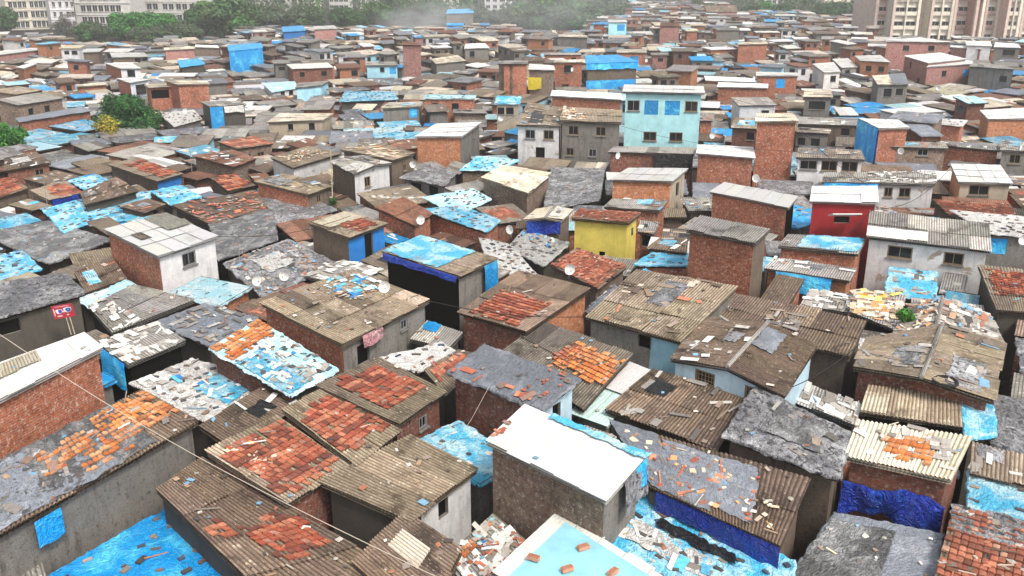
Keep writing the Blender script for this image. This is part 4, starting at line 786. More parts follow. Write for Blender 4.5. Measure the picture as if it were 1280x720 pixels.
for fp in FOOT:
    a=math.atan2(fp[1][1]-fp[0][1],fp[1][0]-fp[0][0]); ANG.append((sum(p[0] for p in fp)/4,sum(p[1] for p in fp)/4,a))
ANG=np.array(ANG)
def angle_at(x,y,rnd):
    d=(ANG[:,0]-x)**2+(ANG[:,1]-y)**2; i=int(np.argmin(d))
    if d[i]>900: return .35*math.sin(x*.02+y*.013)+.12+rnd.gauss(0,.07)
    return ANG[i,2]+rnd.gauss(0,.06)
def vlimit(u):
    for a,b,v in ((-999,75,62),(75,200,76),(200,310,68),(310,560,50),(560,640,46),(640,740,56),(740,790,34),(790,900,5),(900,1010,26),(1010,1090,32),(1090,2000,68)):
        if a<=u<b: return v
    return 50
def freeq(cx,cy,X,Y,x0,x1,y0,y1):
    a=np.arange(x0,x1+.01,GC*.8); b=np.arange(y0,y1+.01,GC*.8); A,B=np.meshgrid(a,b)
    I=((cx+A*X[0]+B*Y[0]-GX0)/GC).astype(int); J=((cy+A*X[1]+B*Y[1]-GY0)/GC).astype(int)
    if I.min()<0 or J.min()<0 or I.max()>=NX or J.max()>=NY: return False
    return not occ[J,I].any()
frnd=random.Random(5); seeds=[]
js=np.arange(18.0,515.0,0.0+1.0)
y=20.0
while y<512:
    st=1.1 if y<130 else (1.6 if y<260 else 2.2)
    hw=y*.60+14; x=-hw
    while x<hw:
        seeds.append((x+frnd.uniform(-.5,.5)*st,y+frnd.uniform(-.5,.5)*st)); x+=st
    y+=st
frnd.shuffle(seeds)
INF=[]
def screen_clear(px,cy):
    u0=min(p[0] for p in px); u1=max(p[0] for p in px); v0=min(p[1] for p in px); v1=max(p[1] for p in px)
    for a,b,c,d,yy in SCR:
        if yy>cy+.5 and u1>a-2 and u0<c+2 and v1>b-1 and v0<d+1: return False
    return True
for stage in (0,1):
  for x,y in seeds:
    i,j=int((x-GX0)/GC),int((y-GY0)/GC)
    if not(0<=i<NX and 0<=j<NY) or occ[j,i]: continue
    u,v=pix((x,y,0))
    if v<vlimit(u) or not(-170<u<1450) or v>860: continue
    dist=math.hypot(x,y); a=angle_at(x,y,frnd); X=(math.cos(a),math.sin(a)); Y=(-math.sin(a),math.cos(a))
    x0,x1,y0,y1=-.6,.6,-.5,.5
    if stage==0: x0,x1,y0,y1=-1.3,1.3,-1.1,1.1
    if not freeq(x,y,X,Y,x0,x1,y0,y1): continue
    mw=frnd.uniform(2.6,6.6); ml=frnd.uniform(2.4,4.6); act=[0,1,2,3]; stp=.35 if dist<150 else .6
    while act:
        e=frnd.choice(act); n=[x0,x1,y0,y1]; n[e]+=(-stp if e in(0,2) else stp)
        if n[1]-n[0]>mw or n[3]-n[2]>ml: act.remove(e); continue
        lo=(n[0],x0,y0,y1) if e==0 else (x1,n[1],y0,y1) if e==1 else (x0,x1,n[2],y0) if e==2 else (x0,x1,y1,n[3])
        if freeq(x,y,X,Y,*lo): x0,x1,y0,y1=n
        else: act.remove(e)
    sh=frnd.uniform(-.05,.12); 
    cr=[(x0+sh,y1-sh),(x1-sh,y1-sh),(x1-sh,y0+sh),(x0+sh,y0+sh)]
    wp=[(x+c[0]*X[0]+c[1]*Y[0],y+c[0]*X[1]+c[1]*Y[1]) for c in cr]
    raster(wp,.05 if frnd.random()<.8 else .3)
    area=(x1-x0)*(y1-y0)
    z=frnd.uniform(2.6,3.05) if dist<140 else frnd.uniform(2.5,3.3)
    if area<4: z=min(z,frnd.uniform(2.2,2.8))
    if dist>58 and area>5.5 and frnd.random()<(.40 if dist<140 else .55):
        zt=frnd.uniform(3.5,5.7 if v-vlimit(u)>14 else 4.0); px=[pix((p[0],p[1],zt)) for p in wp]+[pix((p[0],p[1],2.8)) for p in wp]
        if screen_clear(px,y): z=zt
    sl=frnd.uniform(.1,.5)
    Q=[Vector((p[0],p[1],z+(sl if k<2 else 0)+frnd.uniform(-.04,.04))) for k,p in enumerate(wp)]
    px=[pix(q) for q in Q]; pa=abs(sum(px[k][0]*px[(k+1)%4][1]-px[(k+1)%4][0]*px[k][1] for k in range(4)))/2
    cu=sum(p[0] for p in px)/4; cv=sum(p[1] for p in px)/4
    vis=pa+abs(px[2][0]-px[3][0])*(z-2.5)*F/max(dist,1)*.8
    if not(-30<cu<1310 and cv<745): vis*=.0 if not(-60<cu<1340) else .3
    INF.append((vis,Q,dist,z,area,u,v))
INF.sort(key=lambda r:-r[0])
def clump(x,y): return noise.noise((x*.035,y*.035,3.3))
RK=[('tan',12),('brown',12),('asb',14),('grey',9),('rust',3),('plastic_grey',7),('plastic_dark',7),('plastic_slate',6),('patch_mix',6),('patch_white',5),('patch_grey',6),('white',7),('cream',6),('tarp_cyan',6),('tarp_blue',4),('tile_rust',5),('tile',2),('rust',3),('plastic_white',3),('tarp_pale',2),('plastic_black',2)]
RKW=[k for k,n in RK for _ in range(n)]
WK=['brick_red']*11+['brick_orange']*2+['brick_brown']*4+['brick_dark']*3+['plaster_grey']*7+['plaster_brown']*5+['brick_orange']*2+['paint_dirty_white']*3+['paint_white','paint_blue','brick_pink','brick_pink','plaster_beige','paint_sky']
RN={'tan':'tan sheet','brown':'brown sheet','asb':'weathered sheet','grey':'grey sheet','plastic_grey':'grey plastic','plastic_slate':'slate plastic','plastic_dark':'dark plastic','patch_mix':'scrap board','patch_white':'white board','patch_grey':'grey board','white':'white sheet','cream':'cream sheet','tarp_cyan':'cyan tarpaulin','tarp_blue':'blue tarpaulin','tile_rust':'rusty tile','tile':'red tile','rust':'rusty sheet','plastic_white':'white plastic','tarp_pale':'pale blue tarpaulin','plastic_black':'black plastic'}
WN={'brick_red':'brick','brick_brown':'brown brick','brick_dark':'dark brick','plaster_grey':'grey plastered','plaster_brown':'brown plastered','brick_orange':'orange brick','paint_dirty_white':'dingy white','paint_white':'white','paint_blue':'pale blue','brick_pink':'pinkish brick','plaster_beige':'beige','paint_sky':'sky blue','plaster_dark':'dark'}
LAND=[('the teal two-storey house','teal two-storey'),('the yellow house','bright yellow house'),('the maroon house','maroon house'),('the black-walled shack','black-walled'),('the white-painted house with a brick side','white-painted house'),
 ('the blue-fronted planked shack','planked shack'),('the white house with double windows','two double windows'),('the pale blue gable house','pale blue gable'),('the broad gable roof with black ring','broad weathered gable'),('the slate-covered brick house','slate blue plastic, white'),
 ('the white-roofed box house','tall box house'),('the joined red tile roofs','upper of two joined'),('the big left brick house','big red brick house'),('the orange brick cube','orange brick cube'),('the blue-wrapped house','wrapped in bright blue tarpaulin bands'),('the tall brick tower house','tall narrow red brick'),
 ('the beige window house','beige house with white'),('the house wrapped in blue tarpaulin','left side is wrapped'),('the blue box building','box building wrapped'),('the light blue wall house','light blue painted wall'),('the long beige house','long beige plastered'),('the pink brick pair','taller of a pair'),
 ('the slim brick tower','slim brick tower'),('the tall red brick block','tall red brick block'),('the long low brick house','long low brick house with grey'),('the tile-topped blue-walled house','tile-topped house'),('the laundry house','laundry under its eave'),('the long dark brick wall','long dark brick wall'),('the whitewashed pair','whitewashed upper'),
 ('the grey block house with blue disc','round blue sheet'),('the round bush',None),('the edge bush',None),('the brick hut above the orange cube','brown brick hut with pale'),('the turquoise tower','turquoise tower'),('the grey house with wide dark window','wide dark window')]
LP=[]
for nm,key in LAND:
    if key is None: LP.append((nm,TREES_KEEP[0][0] if 'round' in nm else TREES_KEEP[1][0]))
    else:
        for lb,cn,rt,zz in list(HOUSES):
            if key in lb: LP.append((nm,cn)); break
ORD=['','second ','third ','fourth ','fifth ','sixth ','seventh ','eighth ','ninth ','tenth ','eleventh ','twelfth ','thirteenth ','fourteenth ']
NIND=max(0,300-len(HOUSES))-0
used={}
GAPW=MB()
FAR=MB(); FARM=[]
def fm(name):
    if name not in FARM: FARM.append(name)
    return FARM.index(name)
for idx,(vis,Q,dist,z,area,u,v) in enumerate(INF):
    cen=sum(Q,Vector())/4; r2=random.Random(idx*7+3); cl=clump(cen.x,cen.y)
    roof=r2.choice(RKW); wl=r2.choice(WK)
    if z<3.0 and dist<130 and r2.random()<.6: wl=r2.choice(['plaster_dark','plaster_dark','brick_dark'])  # low infill walls get dark colours that paint in the alley shade
    if dist>110 and r2.random()<.3: roof=r2.choice(['white','cream','white','grey','tan','cream'])
    if cl>.22 and r2.random()<.4: roof=r2.choice(['plastic_grey','patch_grey','plastic_slate'])
    if cl<-.25 and r2.random()<.3: roof=r2.choice(['tarp_cyan','tarp_blue','tarp_pale'])
    if z<2.6 and dist<60: wl=r2.choice(['plaster_dark','brick_dark','plaster_brown'])  # lowest near walls coloured dark, alley shade put into the material
    if idx<NIND and area>3 or (dist<60 and area>1.2 and False):
        best=sorted(LP,key=lambda l:(l[1]-cen).length)[0]; d=cen-best[1]
        rel='behind' if d.y>abs(d.x)*.8 else 'in front of' if d.y<-abs(d.x)*.8 else ('right of' if d.x>0 else 'left of')
        size='small ' if area<8 else ('tall ' if z>4.4 else 'low ' if z<2.7 else '')
        key=(size+WN[wl],RN[roof],rel,best[0]); used.setdefault(key,[]).append((d.length,idx))
        win=[]
        if z>3.3: 
            win=[(2,r2.uniform(.2,.4),r2.uniform(.35,.6),.8,.7)]
            if r2.random()<.6: win.append((2,r2.uniform(.65,.85),win[0][2],.7,.7))
        rt=house(None,'shack %d'%idx,z=z,sl=0,roof=roof,walls=wl,pw=Q,win=win,lit=1.3,near=dist<66,cat='shack' if z<3 else 'house') if 0 else None
        INF[idx]=INF[idx]+(roof,wl,key,win)
    else: INF[idx]=INF[idx]+(roof,wl,None,None)
for key,l in used.items(): l.sort()
import itertools
def house_w(Q,label,z,roof,wl,win,near,dist,cat):
    rnd=random.Random(sum(ord(c)*(i+1) for i,c in enumerate(label))); cen=sum(Q,Vector())/4; base=Vector((cen.x,cen.y,0))
    root=empty(CATN[wl.split('_')[0]],base,label,cat,None); S=Surf(*Q)
    lay=[]
    if roof in SH and rnd.random()<.55: lay.append(rnd.choice([('scraps','mix',.1,.1,.9,.9,1.5),('cloth',rnd.choice(['plastic_grey','tarp_cyan','plastic_slate','plastic_white']),.1,.0,rnd.uniform(.5,.9),rnd.uniform(.5,.9),.06),('tiles','rust',.1,.1,.8,.8),('litter','mix',0,0,1,1,4)]))
    if roof.startswith(('plastic','tarp')): lay.append(('litter','mix',0,0,1,1,1.5 if dist<90 else .5)); 
    if roof.startswith(('plastic','tarp')) and rnd.random()<.6: lay.append(('scraps',rnd.choice(['mix','grey','white']),.0,.0,1,1,.9))
    roof_layers(root,base,S,roof,near,rnd,lay,dist,1.6)
    iw,il=min(.2,.15/S.W),min(.2,.15/S.L); ins=[S.at(iw,il),S.at(1-iw,il),S.at(1-iw,1-il),S.at(iw,1-il)]; mb=MB()
    for e in range(4):
        a,b=ins[e],ins[(e+1)%4]; L=math.hypot(a.x-b.x,a.y-b.y); hs=[]
        for w in win:
            if w[0]==e:
                x=min(max(w[1]*L,w[3]/2+.05),L-w[3]/2-.05); zt=min(a.z,b.z)-w[2]
                if any(abs(h[0]+h[1]-2*x)<w[3]*2.1 for h in hs) or x<w[3]/2+.04: continue
                hs.append((x-w[3]/2,x+w[3]/2,zt-w[4],zt))
        if hs: hs=[(h[0],h[1],hs[0][2],hs[0][3]) for h in hs]
        wall(mb,a,b,0,a.z-.015,b.z-.015,hs)
        for h in hs: window(root,base,a,b,*h,'win',rnd,dist>90)
    mb.build('wall',wl,root,base)
n_ind=0
for idx,rec in enumerate(INF):
    vis,Q,dist,z,area,u,v,roof,wl,key,win=rec
    if key is not None:
        k=[i for _,i in used[key]].index(idx); t=key[1]+'-roofed '+key[0]+(' shack' if z<3.0 else ' house')
        lb=(ORD[k] if k else '')+t+' '+key[2]+' '+key[3]
        if k==0: lb=lb.replace('  ',' ')
        house_w(Q,lb.strip(),z,roof,wl,win,dist<62,dist,'shack' if z<3.0 else 'house'); n_ind+=1; continue
    # the mass: small near gap-fillers and everything far off
    r2=random.Random(idx); S=Surf(*Q)
    iw,il=min(.2,.28/S.W),min(.2,.28/S.L); ins=[S.at(iw,il),S.at(1-iw,il),S.at(1-iw,1-il),S.at(iw,1-il)]
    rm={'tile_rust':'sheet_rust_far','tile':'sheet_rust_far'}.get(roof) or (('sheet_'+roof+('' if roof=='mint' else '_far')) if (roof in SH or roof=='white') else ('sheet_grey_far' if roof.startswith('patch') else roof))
    m=fm(rm); g=r2.uniform(.75,1.2); col=(g,g*r2.uniform(.96,1.04),g*r2.uniform(.93,1.07))
    if dist<130 and not rm.startswith('sheet'): roof_cloth(FAR,S,(0,0,1,1),r2,cell=.3 if dist<70 else .5,amp=.12,m=m,col=col)
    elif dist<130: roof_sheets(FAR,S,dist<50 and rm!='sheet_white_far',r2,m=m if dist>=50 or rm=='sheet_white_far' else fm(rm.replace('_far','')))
    else: 
        roof_rim(FAR,S,.10,m,col); FAR.quad(*[q+Vector((0,0,.02)) for q in (S.A,S.B,S.C,S.D)],uv=((0,0),(S.W,0),(S.W,S.L),(0,S.L)),col=col,m=m)
    if dist<130: roof_rim(FAR,S,.06,fm('sheet_brown_far'))
    if dist<340 and r2.random()<.8: roof_scraps(FAR,S,(0,0,1,1),r2,PAL[r2.choice(['mix','grey','white','blue','mix','warm'])],int(S.W*S.L*(.7 if dist<160 else .4))+1,m=fm('scrap'),h0=.12,big=1.2 if dist<150 else 2.2)
    if dist<110: litter(S,r2,1.0 if dist<70 else .5)
    if 110<=dist<330 and r2.random()<.8: litter(S,r2,.2,size=3.6,pal=PAL['mix']+PAL['white'])
    mw_=fm(wl)
    for e in range(4):
        a,b=ins[e],ins[(e+1)%4]; wall(FAR,a,b,0,a.z-.02,b.z-.02,[],m=mw_)
        if z>3.2 and e in (2,3) and dist<340:
            L=(a-b).length; nwn=1 if L<3 else 2; X=(b-a).normalized(); X.z=0; O=((a+b)/2-cen) if 0 else Vector((X.y,-X.x,0))
            cc=(S.A+S.B+S.C+S.D)/4
            if O.dot((a+b)/2-cc)<0: O=-O
            for q_ in range(nwn):
                if r2.random()<.3: continue
                c=a.lerp(b,(q_+.5)/nwn+r2.uniform(-.08,.08)); c.z=min(a.z,b.z)-.85; ww,hh=r2.uniform(.3,.5),r2.uniform(.25,.42)
                FAR.box(c,X*(ww+.06),O*.05,Vector((0,0,hh+.06)),m=fm('plaster_grey')); FAR.quad(c-X*ww-Vector((0,0,hh))+O*.06,c+X*ww-Vector((0,0,hh))+O*.06,c+X*ww+Vector((0,0,hh))+O*.06,c-X*ww+Vector((0,0,hh))+O*.06,m=fm('dark_glass'))
print('infill',len(INF),'individual',n_ind,'faces',len(FAR.f))
o=FAR.build('shacks_mass',FARM); tag(o,'dense mass of small far shacks and lean-tos filling the settlement','shacks',kind='stuff')

# ------------------------------------------------------------------ trees
def leaf_ball(mb,c,r,n,rnd,size,pal,sq=.8):
    sd=rnd.random()*50
    for _ in range(n):
        d=Vector((rnd.gauss(0,1),rnd.gauss(0,1),rnd.gauss(0,1))).normalized()
        rr=r*(rnd.random()**.35)*(1+.35*noise.noise((d.x*1.6+sd,d.y*1.6,d.z*1.6)))
        p=c+Vector((d.x*rr,d.y*rr,d.z*rr*sq)); nrm=(d+Vector((rnd.gauss(0,.5),rnd.gauss(0,.5),rnd.gauss(0,.5)+.3))).normalized()
        x=nrm.orthogonal().normalized(); x=(x*math.cos(rnd.random()*6)+nrm.cross(x)*math.sin(rnd.random()*6)).normalized(); y=nrm.cross(x); s=size*rnd.uniform(.6,1.3)
        col=rnd.choice(pal); g=rnd.uniform(.75,1.25); mb.quad(p-x*s,p-y*s*.5,p+x*s,p+y*s*.5,col=tuple(v*g for v in col))
G_DARK=[(.03,.10,.03),(.045,.14,.035),(.07,.19,.04)]; G_MID=[(.08,.18,.05),(.11,.24,.06),(.05,.13,.04)]; G_DUST=[(.13,.17,.09),(.17,.21,.11),(.09,.13,.07)]; G_BRIGHT=[(.06,.28,.04),(.10,.36,.05),(.04,.18,.03)]; G_BARE=[(.20,.16,.14),(.15,.12,.10),(.14,.15,.10)]
def tree(loc,h,r,label,rnd,pal,leaf=.35,n=4200,group=None,trunk=.2,cat='tree',name='tree',blobs=16,extra=None):
    root=empty(name,loc,label,cat,group); L=Vector(loc); tb=MB(); top=L+Vector((rnd.uniform(-.3,.3),rnd.uniform(-.3,.3),h*.55))
    mid=L.lerp(top,.5)+Vector((rnd.uniform(-.2,.2),0,0)); tb.tube([L,mid,top],trunk,7,r2=trunk*.5)
    cb=MB(); cs=[]
    for k in range(blobs):
        a=rnd.uniform(0,6.28); q=rnd.random()**.6; br=r*rnd.uniform(.28,.46)
        hh=rnd.uniform(.32,.97); wdt=math.sin(math.pi*min(.98,max(.05,(hh-.2)/.85)))**.6
        c=L+Vector((math.cos(a)*q*(r-br)*wdt*1.15,math.sin(a)*q*(r-br)*wdt*1.15,h*hh-br*.6)); cs.append(c)
        pp=[tuple(v*rnd.choice((.7,1,1.0,1.35)) for v in rnd.choice(pal))]*2+list(pal); leaf_ball(cb,c,br,n//blobs,rnd,leaf,pp)
        if k<7: tb.tube([top.lerp(L,rnd.uniform(0,.4)),(top+c)/2+Vector((0,0,rnd.uniform(-.3,.3))),c],trunk*.35,5,r2=trunk*.1)
    tb.build('trunk','bark',root,L); cb.build('crown','foliage',root,L)
    if extra: 
        eb=MB(); extra(eb,L,rnd); eb.build('blossom','foliage',root,L)
    return root
tr=random.Random(21)
p=P(165,190,0); p.z=0
def blossom(eb,L,rnd):
    for k in range(5): leaf_ball(eb,P(134+rnd.uniform(-9,8),156+rnd.uniform(-8,8),4.0)+Vector((0,0,0)),.75,170,rnd,.13,[(.75,.55,.04),(.65,.45,.03),(.2,.3,.05)])
tree((p.x,p.y,0),6.4,3.6,'round dense green tree with yellow blossom on its left side',tr,[(.025,.12,.035),(.04,.19,.045),(.06,.25,.05),(.015,.06,.02)],.17,18000,trunk=.22,blobs=30,extra=blossom)
p=P(12,226,0); tree((p.x,p.y,0),5.6,2.6,'bright green bushy tree at the left edge',tr,G_BRIGHT,.15,9000,blobs=22)
def shrub(u,v,z,h,r,label,pal,name='shrub',leaf=.1,n=2200):
    p=P(u,v,z); tree(tuple(p),h,r,label,tr,pal,leaf,n,trunk=.05,cat='shrub',name=name,blobs=12)
shrub(441,252,0,3.6,.75,'slim dark green shrub between plastered gable house and roofs',G_MID)
shrub(1131,411,3.2,1.0,.65,'small bright green plant growing on the rubbish-covered roofs',[(.12,.36,.04),(.08,.26,.03)],'plant',.07,1600)
shrub(1028,58,0,4.5,3.2,'dark green bush by the far blue awnings',G_DARK,'bush',.35,1500)
shrub(418,258,2.8,.7,.5,'low green weeds beside the thin pole',G_MID,'weed',.07,500)
# tree belts far off: a few crowns modelled, the rest are copies
protos={}
def belt(u,vb,h,kind,label,group,wide=None,turn=0):
    loc=P(u,vb,0); h=(vb-h)/(.0511*(vb+35))
    if kind not in protos:
        pal,leaf={'dark':(G_DARK,.55),'mid':(G_MID,.55),'dust':(G_DUST,.5),'bright':(G_BRIGHT,.5),'bare':(G_BARE,.3)}[kind]
        protos[kind]=(tree(tuple(loc),10,6.2,label,tr,pal,leaf,5200 if kind!='bare' else 2600,group,trunk=.3,blobs=22),); s=h/10; protos[kind][0].scale=(s*1.15,s*1.15,s); return
    s=h/10; dup(protos[kind][0],loc,turn,label,group,sc=(s*1.15,s*1.15,s))
bt=random.Random(8)
A_='trees between the apartment blocks and the shacks'
for u,vb,h,k,lb in ((5,40,9,'mid','dark green tree at the far left corner by the pale apartments'),(84,44,15,'bare','brownish half-bare tree before the pale apartments'),(108,54,27,'mid','dusty green tree left of the bright green crowns'),(124,54,28,'dust','olive tree leaning against the bright green crowns'),
 (152,50,17,'bright','bright green broad tree, left half of the widest crown'),(172,50,16,'bright','bright green broad tree, right half of the widest crown'),(190,52,16,'bright','bright green tree next to the widest crown'),(212,52,18,'bright','bright green tree fading into dusty ones'),(172,57,34,'dust','low grey-green tree below the bright crowns'),
 (228,54,26,'dust','dusty green tree below the grey apartment block'),(250,46,12,'dark','dark green tree at the right end of the grey block'),(265,44,2,'mid','tall dark tree right of the grey block'),(285,48,-6,'mid','tall feathery green tree near the top'),(303,46,4,'mid','green tree behind the small brick hut, upper left'),(240,57,30,'dust','low dusty tree above the whitewashed pair'),(200,58,32,'dust','small olive tree above the pinkish brick house'),
 (328,44,6,'dust','grey-green tree left of the blue tent'),(346,42,8,'dust','hazy tree behind the blue tent'),(368,40,10,'dust','hazy tree right of the blue tent'),(392,36,8,'mid','pale green tree above the pink brick hut'),(428,38,9,'dark','dark round tree in the middle distance'),(446,37,14,'dark','small dark tree beside the dark round one'),
 (468,30,2,'mid','light green tree behind the dark round one'),(494,26,-6,'mid','green tree left of the smoke'),(518,26,2,'dust','tree half hidden by smoke'),(548,24,-2,'mid','tree behind the thin smoke'),(600,32,8,'dust','dusty tree behind the blue-roofed shed'),(622,36,12,'dust','grey-green tree left of the smoky grove')):
    belt(u,vb,h,k,lb,A_,turn=bt.uniform(0,6))
for i,(u,vb,h,k) in enumerate(((648,38,8,'dust'),(664,40,2,'mid'),(684,42,-2,'mid'),(704,42,-2,'mid'),(724,40,2,'mid'),(742,32,6,'dust'),(762,28,2,'dust'),(780,26,6,'mid'),(852,20,2,'dust'),(868,20,0,'dust'),(884,22,4,'dust'),(938,24,4,'mid'),(956,24,2,'bright'),(974,24,4,'dark'))):
    belt(u,vb,h,k,('soft grey-green tree of the smoky grove right of the smoke' if u<740 else 'hazy tree on the far hill top, middle') if u<900 else 'far green tree right of the red roof',('trees of the smoky grove' if u<740 else 'hill top trees') if u<900 else 'trees right of the red roof',turn=i*1.7)
for i,(u,vb,h,k) in enumerate(((1010,26,8,'dust'),(1028,28,4,'dark'),(1046,27,3,'dark'),(1064,24,4,'dust'),(1080,22,2,'dust'),(992,18,3,'dust'),(1004,16,0,'mid'))):
    belt(u,vb,h,k,'far dark tree in the clump left of the tower block','trees left of the tower block',turn=i*1.3)

# ------------------------------------------------------------------ apartment blocks
def block(p0,p1,depth,storeys,sh,wallm,label,cols,ww,wh,ledge=True,sub=None,win_m='dark_glass',piers=None,bands=(),name='apartment_block',maxw=96,top0=0):
    a,b=Vector((p0.x,p0.y,0)),Vector((p1.x,p1.y,0)); L=(b-a).length; X=(b-a).normalized(); O=Vector((X.y,-X.x,0)); 
    if O.y>0: O=-O
    c=(a+b)/2-O*depth/2; root=empty(name,tuple((a+b)/2),label,'building'); base=(a+b)/2; Hh=storeys*sh+.8; Z=Vector((0,0,1))
    mb=MB(); mb.box(c+Z*Hh/2,X*L/2,O*depth/2,Z*Hh/2); mb.build('wall',wallm,root,base)
    mb=MB(); mb.box(c+Z*(Hh+.25),X*(L/2+.3),O*(depth/2+.3),Z*.25); mb.build('roof','paint_concrete',root,base)
    if ledge:
        for s in range(1,storeys+1):
            mb=MB(); mb.box(a+X*L/2+Z*(s*sh)+O*.12,X*(L/2-.02),O*.15,Z*.09,bottom=True); mb.build('ledge',wallm,root,base)
    for s,m_ in bands:
        mb=MB(); mb.box(a+X*L/2+Z*(s*sh)+O*.35,X*(L/2),O*.4,Z*.75,bottom=True); mb.build('band',m_,root,base)
    if piers:
        for x,w,m_ in piers:
            mb=MB(); mb.box(a+X*x+Z*Hh/2+O*.35,X*w/2,O*.5,Z*(Hh/2-.1),bottom=True); mb.build('pier',m_,root,base)
    wm=MB(); fr=MB(); 
    def shape(kind):
        fr=MB(); pm=MB(); bl=MB()
        fr.box(Vector((0,-.06,-wh/2-.08)),(ww/2+.15,0,0),(0,.16,0),(0,0,.07),bottom=True); fr.box(Vector((0,-.12,wh/2+.10)),(ww/2+.2,0,0),(0,.26,0),(0,0,.05),bottom=True)
        for sx in(-1,1): fr.box(Vector((sx*(ww/2+.04),-.02,0)),(.05,0,0),(0,.08,0),(0,0,wh/2))
        pm.quad((-ww/2,-.03,-wh/2),(ww/2,-.03,-wh/2),(ww/2,-.03,wh/2),(-ww/2,-.03,wh/2))
        fr.box(Vector((0,-.05,0)),(.04,0,0),(0,.02,0),(0,0,wh/2))
        if kind: bl.box(Vector((0,-.55,-wh/2+.30)),(ww/2+.25,0,0),(0,.03,0),(0,0,.42),bottom=True); bl.box(Vector((0,-.3,-wh/2-.2)),(ww/2+.25,0,0),(0,.3,0),(0,0,.06),bottom=True)
        return fr,pm,bl
    fr,pm,bl=shape(sub); ang=math.atan2(X.y,X.x); first=None; n=0
    for s in range(top0,storeys):
        for k,(x,kd) in enumerate(cols):
            if n>=maxw: break
            n+=1; loc=X*(x-L/2)+O*.03+Z*(s*sh+sh*.55)
            if first is None:
                o=fr.build('window','paint_concrete',root,(0,0,0)); o2=pm.build('pane',win_m,o,(0,0,0)); first=(o,o2)
                if bl.f: o3=bl.build('balcony',sub,o,(0,0,0)); first=(o,o2,o3)
                o.location=loc; o.rotation_euler=(0,0,ang)
            else:
                o=first[0].copy(); C.objects.link(o); o.location=loc; o.rotation_euler=(0,0,ang)
                for q in first[1:]:
                    d=q.copy(); C.objects.link(d); d.parent=o
    return root
block(P(12,38),P(66,36),14,7,3.2,'paint_cream','cream apartment block with rows of paired windows at the upper left',[(1.5+i*1.45+(.8 if i>3 else 0),0) for i in range(8)],1.1,1.9)
block(P(66,37),P(96,36),12,7,3.2,'paint_white','white stair block between cream and grey apartment blocks',[(1.4,0),(3.4,0),(5.6,0),(7.2,0)],.8,1.5)
block(P(97,33),P(166,33),14,6,4.0,'paint_concrete','long grey institute block with pointed window shades',[(3+i*2.1,0) for i in range(7)],1.6,2.1)
block(P(167,29),P(262,30),14,6,4.0,'paint_concrete','grey office block right of the one with shades',[(1.5,0),(3.8,0),(7.5,0),(10,0),(14,0),(16.5,0),(19.5,0),(22,0),(25,0),(27.5,0)],1.9,2.0)
for i,(u0,u1,v,m_) in enumerate(((330,358,14,'paint_concrete'),(372,402,13,'paint_cream'),(412,436,13,'paint_concrete'),(540,572,12,'paint_cream'),(606,640,13,'paint_white'))):
    pa,pb=P(u0,v),P(u1,v); Lb=(pb-pa).length
    block(pa,pb,14,9,3.2,m_,['pale hazy tower far behind the blue tent','cream hazy tower behind the pink hut','grey hazy tower behind the dark round tree','cream hazy tower behind the blue-roofed shed','white hazy tower block left of the smoky grove'][i],[(Lb*(k+.5)/4,0) for k in range(4)],2.0,1.4)
wm_=MB(); wr=random.Random(77)
for k in range(520):
    x_=wr.uniform(-420,420); y_=wr.uniform(400,700); u_,v_=pix((x_,y_,0))
    if not(-60<u_<1340) or 785<u_<925 or occ[min(NY-1,int((min(y_,515)-GY0)/GC)),min(NX-1,max(0,int((x_-GX0)/GC)))] : continue
    leaf_ball(wm_,Vector((x_,y_,wr.uniform(2,7))),wr.uniform(4,8),70,wr,1.1,G_DUST+G_MID,.7)
tag(wm_.build('far_woods','foliage'),'distant wooded ground fading into haze',kind='stuff')
for i,(u0,u1,v,m_,lb_) in enumerate(((446,476,11,'paint_white','white hazy tower above the dark round tree'),(486,520,10,'paint_concrete','grey hazy tower above the smoke'),(300,326,14,'paint_cream','cream hazy tower above the feathery tree'),(950,985,6,'paint_white','white hazy tower beyond the red-orange roof'),(1030,1062,9,'paint_cream','cream hazy tower left of the big tower block'))):
    pa,pb=P(u0,v),P(u1,v); Lb=(pb-pa).length
    block(pa,pb,14,10,3.2,m_,lb_,[(Lb*(k+.5)/5,0) for k in range(5)],2.0,1.6)
# tower block at the right: projecting bays, flats with shallow balconies
def tower():
    bays=[(1088,1108,'paint_pinkgrey',[.5]),(1109,1143,'paint_cream',[.28,.72]),(1144,1155,'paint_pinkgrey',[]),(1156,1184,'paint_cream',[.3,.78]),(1185,1210,'paint_pinkgrey',[.5]),(1211,1222,'brick_pink',[]),(1223,1240,'paint_cream',[.5]),(1250,1268,'paint_pinkgrey',[.3,.7]),(1269,1330,'paint_cream',[.2,.5,.8])]
    names=['pinkish end bay','cream bay with paired balconies','narrow pinkish pier bay','cream middle bay with washing','pinkish bay with single balconies','brick-red stair bay','cream bay with teal hoarding','recessed pinkish bay','plain cream end bay']
    for i,(u0,u1,m_,ws) in enumerate(bays):
        v=58 if i%2 else 56.5; pa,pb=P(u0,v),P(u1,v); L=(pb-pa).length
        block(pa,pb,16,7,3.5,m_,names[i]+' of the right-hand tower block',[(L*w,0) for w in ws],min(2.6,L*.35 if len(ws)>1 else L*.5),1.7,ledge=False,sub='paint_pink' if i%2==0 else 'paint_cream',bands=((3.55,'paint_pink'),),piers=[(.35,.7,'paint_pinkgrey'),(L-.35,.7,'paint_cream')]+([(L*.5,.35,'paint_cream')] if len(ws)>1 else []),name='tower_bay')
tower()
# far red roof
rr=[P(884,16,6),P(918,16,6),P(922,8,6),P(880,8,6)]
house([(880,7),(920,7),(922,15),(884,15)],'long far building with red-orange roof between tree clumps',z=5,sl=2,roof='tile_orange',walls='brick_pink',lit=0,near=False)

